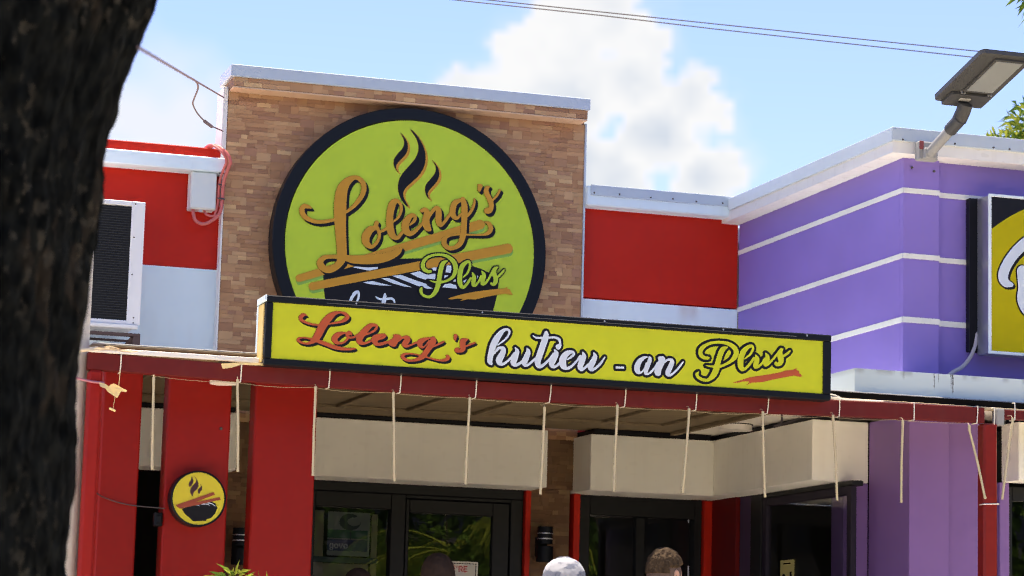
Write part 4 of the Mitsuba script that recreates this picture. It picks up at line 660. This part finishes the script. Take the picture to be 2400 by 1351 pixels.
tree('leafy tree with an orange bloom rising behind the purple roof', (12.9, 22.5, -.1), 5.2, [(12.0, 22, 6.24, .36), (12.1, 22.1, 6.0, .4), (12.42, 22, 6.52, .46), (12.95, 22.1, 6.6, .62), (13.4, 22.3, 6.2, .7)], 9000, .13, .03, 4, ('leaf_fresh', 'leaf_lime', 'leaf_mid'))
part('tree', 'bloom', merge([cluster((12.06, 21.5, 6.53), .06, 50, .06, .05, 77)]), 'leaf_orange', stuff=True, label='orange bloom')
tree('narrow leaved branch reaching into the top right corner', (10.3, 16.6, -.1), 4.6, [(9.35, 16.2, 6.50, .55), (10.0, 16.4, 6.9, .7), (10.6, 16.8, 6.3, .7), (9.02, 16.0, 6.20, .26)], 2600, .16, .03, 8, ('leaf_mid', 'leaf_fresh'))

# trees across the street, reflected in the glass; last two added to block light
for i, (x, y, h) in enumerate(((6.5, -9, 3.0), (10.5, -11, 3.4), (14.5, -10, 3.2), (19, -11, 3.0), (1.0, -12, 3.0), (14.6, 6.0, 3.6), (17.5, 9.5, 3.4))):
    tree(('dense green tree across the street facing the glass door', 'tall green tree across the street', 'spreading green tree across the street on the right', 'dark green tree at the far end of the street', 'full green tree straight behind the viewpoint', 'unseen big tree added on the right to shade the front', 'second unseen tree added along the forecourt to shade the front')[i], (x, y, -.1), h, [(x - 1.2, y, h - .2, 1.5), (x + 1.2, y + .3, h, 1.6), (x, y, h + 1.4, 1.6), (x + .3, y + .5, h - 1.4, 1.4)], 1500, .34, .2, 20 + i, ('leaf_mid', 'leaf_dark'))
bb = thing('shophouse', 'long dim shophouse added behind the viewpoint to darken the reflections', 'building')  # added out of view so the glass reflects less bright sky
part(bb, 'wall', bx(-12, 40, -20, -16, -.1, 6.5), mat('dim_render', weathered((.10, .095, .085), .2, .2, (.05, .05, .04)), .8)); part(bb, 'roof', bx(-12.4, 40.4, -20.5, -15.4, 6.5, 6.7), roofgrey)
def palm(label, x, y, h, R, n_, seed):
    pl = thing('palm', label, 'palm'); r_ = np.random.default_rng(seed); fr = []; pb = np.array([x, y, 0.0])
    part(pl, 'trunk', tube([pb, pb + [.03, 0, h * .5], pb + [0, 0, h + .1]], [.10, .085, .07], 12), 'bark', 60)
    for k2 in range(n_):
        a_ = k2 * 2.4 + .3; e_ = .2 + .75 * r_.random(); d0 = np.array([math.cos(a_), math.sin(a_), 0])
        P = np.array([pb + [0, 0, h] + d0 * s_ * R + np.array([0, 0, 1]) * R * (s_ * (1.15 - e_) - .75 * (.5 + e_) * s_ * s_) for s_ in np.linspace(0, 1, 14)])
        part(pl, 'frond', tube(P, np.linspace(.014, .004, 14), 6), 'leaf_lime', 60)
        t_ = np.gradient(P, axis=0); t_ /= np.linalg.norm(t_, axis=1, keepdims=True); sd_ = np.cross(t_, [0, 0, 1.0])
        for sgn in (-1, 1):
            PP = np.concatenate([P[2:], (P[2:] + P[1:-1]) / 2]); DD = np.concatenate([t_[2:] * .6 + sgn * sd_[2:] * .7 - [0, 0, .5]] * 2)
            fr.append(leaves(PP, DD, .46 * R / 1.2, .022, r_, .25))
    part(pl, 'foliage', merge(fr[::2]), 'leaf_lime', stuff=True); part(pl, 'foliage', merge(fr[1::2]), 'leaf_mid', stuff=True)
palm('young palm with arching fronds beside the forecourt', 7.2, 6.5, 2.35, 1.3, 18, 5)
palm('smaller palm with low fronds beside the forecourt', 6.45, 7.1, 1.65, .95, 14, 6)
sh = thing('bush', 'broad leaved bush beside the young palm in front of the forecourt', 'bush')
part(sh, 'foliage', merge([cluster((7.3, 7.4, 1.5), .5, 500, .14, .07, 61), cluster((7.25, 7.5, 2.3), .42, 500, .14, .07, 62), cluster((7.2, 7.5, .7), .5, 400, .14, .07, 63)]), 'leaf_mid', stuff=True)
part(sh, 'stem', tube([(7.2, 7.45, 0), (7.25, 7.5, 1.2), (7.25, 7.5, 2.1)], .03, 8), 'bark', 60)

# potted plant at the lower edge
pt = thing('potted_plant', 'potted shrub with long yellow green leaves in front of the pillars', 'plant')
part(pt, 'pot', M(CrossSection.circle(.16, 40).extrude(.34, 0, 0, (1.3, 1.3)).translate([2.56, 12.2, 0])), mat('clay_pot', (.30, .12, .07), .8))
part(pt, 'stem', cat(*[tube(spline([(2.56, 12.2, .3), (2.56 + dx * .4, 12.2 + dy * .4, .9), (2.51 + dx, 12.2 + dy, 1.60)], 5), .008, 6) for dx, dy in ((-.04, 0), (.03, .03), (.0, -.05), (.06, -.02))]), 'bark', 60)
r_ = np.random.default_rng(31)
for i in range(90):
    a_ = r_.random() * 6.28; q_ = r_.random() ** .5; P = np.array([[2.50 + .085 * math.cos(a_) * q_, 12.2 + .085 * math.sin(a_) * q_, 1.645 - .075 * q_ + .02 * r_.random()]])
    v, f = leaves(P, np.array([[math.cos(a_), math.sin(a_), .15 + .75 * r_.random()]]), .045 + .05 * r_.random(), .017, r_, .2)
    part(pt, 'leaf', (v, f), ('leaf_lime', 'leaf_fresh', 'leaf_lime', 'leaf_mid')[i % 4])
for x, z in ((2.50, 1.625), (2.62, 1.58), (2.66, 1.575)):
    v, f = leaves(np.array([[x, 12.16, z]]), np.array([[.25 if x < 2.6 else -.1, 0, 1.0]]), .085, .02, r_, .02); part(pt, 'leaf', (v, f), 'leaf_lime')
part(pt, 'foliage', merge([cluster((2.56, 12.2, 1.36), .17, 160, .12, .03, 91), cluster((2.56, 12.2, 1.1), .2, 160, .12, .03, 92)]), 'leaf_fresh', stuff=True)

# ---------------------------------------------------------------- people
skin = mat('skin', (.48, .27, .19), .5); skin2 = mat('skin_dark', (.30, .16, .10), .5)
def hairc(base, tip):
    def fn(p, n, uv): return mikit.mix(base, tip, mikit.fbm(p.x * 70, p.y * 70, p.z * 26, 3))
    return mikit.proc(fn)
def hairb(p, n, uv): return mikit.fbm(p.x * 110, p.y * 110, p.z * 40, 3)
hair_brown = mat('brown_hair', hairc((.022, .015, .010), (.085, .056, .032)), .85, spec=.12, bump=(hairb, .004, 1e-3)); hair_black = mat('black_hair', hairc((.020, .013, .010), (.045, .028, .021)), .8, spec=.15, bump=(hairb, .003, 1e-3))
hair_fade = mat('faded_hair', hairc((.06, .038, .028), (.13, .08, .055)), .7)
def rotz(v, a): c, s = math.cos(a), math.sin(a); v = np.asarray(v, float); return np.c_[v[:, 0] * c - v[:, 1] * s, v[:, 0] * s + v[:, 1] * c, v[:, 2]]
def bones(J, B, extra=0.0):
    """Hull of spheres along every bone, joined to one solid."""
    m = None
    for a, b in B:
        h = Manifold.batch_hull([Manifold.sphere(J[a][3] + extra, 16).translate(list(J[a][:3])), Manifold.sphere(J[b][3] + extra, 16).translate(list(J[b][:3]))])
        m = h if m is None else m + h
    return m
def smooth(m, length=.022, it=8):
    t = M(m.refine_to_length(length)); t.merge_vertices(); trimesh.smoothing.filter_taubin(t, iterations=it); return t
def headmesh(seed=1):
    """A head looking along +Y, ears at X, centre of the skull at the origin, crown at z=.118."""
    m = Manifold.sphere(1, 40).scale([.074, .097, .116])
    m = m + Manifold.batch_hull([Manifold.sphere(.052, 20).translate([0, .035, -.065]), Manifold.sphere(.03, 16).translate([0, .066, -.098]), Manifold.sphere(.05, 20).translate([0, -.01, -.04])])
    m = m + Manifold.batch_hull([Manifold.sphere(.008, 10).translate([0, .092, .012]), Manifold.sphere(.014, 10).translate([0, .106, -.032]), Manifold.sphere(.01, 10).translate([0, .085, -.034])])
    m = m + Manifold.batch_hull([Manifold.sphere(.007, 10).translate([-.02, .084, -.066]), Manifold.sphere(.007, 10).translate([.02, .084, -.066]), Manifold.sphere(.009, 10).translate([0, .090, -.066])])
    for s in (-1, 1):
        m = m - Manifold.sphere(.015, 16).translate([s * .031, .092, .004])
        m = m + Manifold.sphere(.012, 16).translate([s * .031, .078, .004])
        ear = Manifold.sphere(1, 20).scale([.008, .018, .031]) - Manifold.sphere(1, 16).scale([.006, .011, .021]).translate([s * .006, .003, .002])
        m = m + ear.rotate([0, 0, s * -22]).translate([s * .079, -.006, -.004])
    return m
def cap_print(p, n, uv):
    a = mikit.smoothstep(.47, .60, mikit.fbm(p.x * 18, p.y * 18, p.z * 30, 3)) * mikit.smoothstep(1.762, 1.715, p.z)
    b = mikit.smoothstep(.60, .66, mikit.fbm(p.x * 60 + 3, p.y * 60, p.z * 60, 2))
    return mikit.mix(mikit.mix((.36, .37, .40), (.165, .18, .225), a), (.06, .06, .1), a * b * .35)
def person(label, x, y, top, face, hair, cap=False, shirt=(.3, .3, .35), sk='skin', style='short', lean=0.0):
    P = thing('person', label, 'person')
    H = top; s = H / 1.76
    J = {k: np.array(v) * [s, s, s, s] for k, v in dict(pel=(0, 0, .95, .125), bel=(0, .01, 1.10, .120), che=(0, 0, 1.30, .130), nec=(0, -.005, 1.46, .058), hd=(0, .012, 1.545, .052),
         sl=(-.165, -.01, 1.40, .062), sr=(.165, -.01, 1.40, .062), el=(-.215, -.04, 1.12, .044), er=(.215, -.04, 1.12, .044), wl=(-.215, .06, .88, .029), wr=(.215, .06, .88, .029),
         hl=(-.09, 0, .92, .098), hr=(.09, 0, .92, .098), kl=(-.10, .02, .50, .060), kr=(.10, .02, .50, .060), al=(-.105, -.02, .085, .042), ar=(.105, -.02, .085, .042), tl=(-.12, .17, .035, .032), tr=(.12, .17, .035, .032), cl=(-.085, .02, 1.30, .105), cr=(.085, .02, 1.30, .105)).items()}
    B = [('pel', 'bel'), ('bel', 'che'), ('bel', 'cl'), ('bel', 'cr'), ('cl', 'sl'), ('cr', 'sr'), ('cl', 'cr'), ('che', 'nec'), ('nec', 'hd'), ('sl', 'nec'), ('sr', 'nec'), ('sl', 'el'), ('sr', 'er'), ('el', 'wl'), ('er', 'wr'), ('pel', 'hl'), ('pel', 'hr'), ('hl', 'kl'), ('hr', 'kr'), ('kl', 'al'), ('kr', 'ar'), ('al', 'tl'), ('ar', 'tr')]
    m = bones(J, B)
    for q, sg_ in (('wl', -1), ('wr', 1)):
        w_ = J[q][:3]
        m = m + Manifold.batch_hull([Manifold.sphere(.026 * s, 12).translate(list(w_)), Manifold.sphere(.017 * s, 10).translate([w_[0], w_[1] + .035, w_[2] - .085]), Manifold.sphere(.017 * s, 10).translate([w_[0], w_[1] - .02, w_[2] - .085])])
        for f_, (dy, ln) in enumerate(((.042, .062), (.02, .075), (-.002, .07), (-.024, .055))):
            a_ = np.array([w_[0], w_[1] + dy, w_[2] - .085]); b_ = a_ + [-sg_ * .012, .012, -ln * .55]; c_ = b_ + [-sg_ * .022, .008, -ln * .4]
            m = m + Manifold.batch_hull([Manifold.sphere(.0095, 8).translate(list(a_)), Manifold.sphere(.009, 8).translate(list(b_))]) + Manifold.batch_hull([Manifold.sphere(.009, 8).translate(list(b_)), Manifold.sphere(.008, 8).translate(list(c_))])
        a_ = np.array([w_[0] - sg_ * .01, w_[1] + .03, w_[2] - .03]); b_ = a_ + [-sg_ * .02, .035, -.035]
        m = m + Manifold.batch_hull([Manifold.sphere(.013, 8).translate(list(a_)), Manifold.sphere(.010, 8).translate(list(b_))]) + Manifold.batch_hull([Manifold.sphere(.010, 8).translate(list(b_)), Manifold.sphere(.009, 8).translate([b_[0], b_[1] + .01, b_[2] - .025])])
    hc = np.array([0, .015, H - .118]) if not cap else np.array([0, .015, H - .128])
    m = m + headmesh().translate(list(hc))
    body = smooth(m, .014, 4)
    to = lambda v: rotz(v, face - math.pi / 2) + [x, y, 0]
    put = lambda t: trimesh.Trimesh(to(t.vertices), t.faces, process=False)
    part(P, 'body', put(body), sk, True)
    top_b = [('pel', 'bel'), ('bel', 'che'), ('bel', 'cl'), ('bel', 'cr'), ('cl', 'sl'), ('cr', 'sr'), ('cl', 'cr'), ('sl', 'che'), ('sr', 'che')]
    J2 = dict(J); J2['ml'] = (J['sl'] * .45 + J['el'] * .55) * [1, 1, 1, 1.1]; J2['mr'] = (J['sr'] * .45 + J['er'] * .55) * [1, 1, 1, 1.1]
    part(P, 'shirt', put(smooth(bones(J2, top_b + [('sl', 'ml'), ('sr', 'mr')], .014), .025, 6)), mat('shirt_' + str(len(KEYS)), shirt, .8), True)
    part(P, 'trousers', put(smooth(bones(J, [('pel', 'hl'), ('pel', 'hr'), ('hl', 'kl'), ('hr', 'kr'), ('kl', 'al'), ('kr', 'ar')], .016), .03, 6)), mat('trousers_' + str(len(KEYS)), (.05, .055, .08), .8), True)
    part(P, 'shoe', put(smooth(bones(J, [('al', 'tl')], .012), .02, 3)), black, True); part(P, 'shoe', put(smooth(bones(J, [('ar', 'tr')], .012), .02, 3)), black, True)
    sph = trimesh.creation.icosphere(5); d = sph.vertices.copy()
    if not cap:
        if style == 'fade': keep = (d[:, 2] > .30 + .22 * np.clip(d[:, 1], 0, 1)) | ((d[:, 1] < -.45) & (d[:, 2] > .05))
        else: keep = (d[:, 2] > .12 + .35 * np.clip(d[:, 1], 0, 1)) | ((d[:, 1] < -.12) & (d[:, 2] > -.62)) | ((d[:, 1] < .42) & (d[:, 2] > -.05))
        n_ = meshkit.fbm(d * [6, 6, 4] + x, 4, 3) - .5; n2_ = meshkit.fbm(d * 26 + x, 3, 9) - .5
        rough = 1.0 if style == 'fade' else .35
        thick = .007 + .014 * np.clip(d[:, 2] + .15, 0, 1) + rough * (n_ * .020 * np.clip(d[:, 2] + .3, .1, 1) + n2_ * .012)
        v = d * [.0755, .0985, .1175] + d * np.where(keep, thick, -.012)[:, None]
        f = sph.faces[keep[sph.faces].any(1)]
        part(P, 'hair', put(trimesh.Trimesh(v + hc, f, process=False)), hair, True)
        if style == 'fade':
            k2 = (d[:, 1] < .38) & (d[:, 2] < .40) & (d[:, 2] > -.5)
            v2 = d * [.0765, .0995, .1185] + d * np.where(k2, .003 + n2_ * .003, -.01)[:, None]
            part(P, 'sideburns', put(trimesh.Trimesh(v2 + hc, sph.faces[k2[sph.faces].any(1)], process=False)), hair_fade, True)
    else:
        keep = d[:, 2] > -.02
        wr_ = meshkit.fbm(d * 5, 3, 4) - .5
        dd = np.sign(d) * np.abs(d) ** np.array([.86, .86, .80]); v = dd * [.086, .108, .124] * (1 + .05 * wr_[:, None]); v[:, 2] = np.maximum(v[:, 2], 0.0)
        cp_ = part(P, 'cap', put(trimesh.Trimesh(v + hc, sph.faces[keep[sph.faces].any(1)], process=False)), mat('cap_white', mikit.proc(cap_print), .85, spec=.1), True)
        aa = np.linspace(-1.1, 1.1, 21); rim = np.stack([np.sin(aa) * .086, np.cos(aa) * .110, aa * 0 + .004], 1); out_ = np.stack([np.sin(aa) * .082, np.cos(aa) * .110 + .068 * np.cos(aa * 1.35).clip(0), -.012 - .0 * aa], 1)
        vv_ = np.vstack([rim, out_, rim - [0, 0, .004], out_ - [0, 0, .004]]) + hc; ff_ = []
        for i in range(20): ff_ += [[i, i + 21, i + 22], [i, i + 22, i + 1], [i + 42, i + 64, i + 63], [i + 42, i + 43, i + 64], [i + 21, i + 63, i + 64], [i + 21, i + 64, i + 22]]
        part(cp_, 'brim', put(trimesh.Trimesh(vv_, ff_, process=False)), 'cap_white'); part(cp_, 'button', put(trimesh.Trimesh(trimesh.creation.icosphere(2).vertices * [.009, .009, .004] + hc + [0, 0, .124], trimesh.creation.icosphere(2).faces, process=False)), 'cap_white', True)
        sm = [(hc + [math.sin(q) * .0885 * math.sin(t_), math.cos(q) * .1125 * math.sin(t_), .1305 * math.cos(t_)]).tolist() for q in (0,) for t_ in np.linspace(0, 0, 1)]
        for q in np.arange(6) * math.pi / 3:
            part(cp_, 'seam', put(tube([(hc + [math.sin(q) * .0875 * math.sin(t_), math.cos(q) * .1115 * math.sin(t_), .1295 * math.cos(t_)]).tolist() for t_ in np.linspace(.1, 1.5, 10)], .0016, 5)), mat('cap_seam', (.16, .17, .22), .8) if 'cap_seam' not in scene else 'cap_seam')
    return P
person('person with short dark hair seen from behind before the glass door', 3.71, 12.9, 1.795, math.radians(95), hair_black, shirt=(.25, .22, .2), sk='skin_dark')
person('person in a bright white cap standing in the sun', 3.955, 11.6, 1.755, math.radians(120), hair_black, cap=True, shirt=(.55, .55, .6))
person('person with short brown hair and cropped sides turned to the right', 4.645, 12.15, 1.83, math.radians(30), hair_brown, shirt=(.1, .14, .2), style='fade')
person('shorter dark haired person half hidden at the lower edge by the sidelight', 3.39, 13.3, 1.72, math.radians(80), hair_black, shirt=(.3, .1, .1), sk='skin_dark')
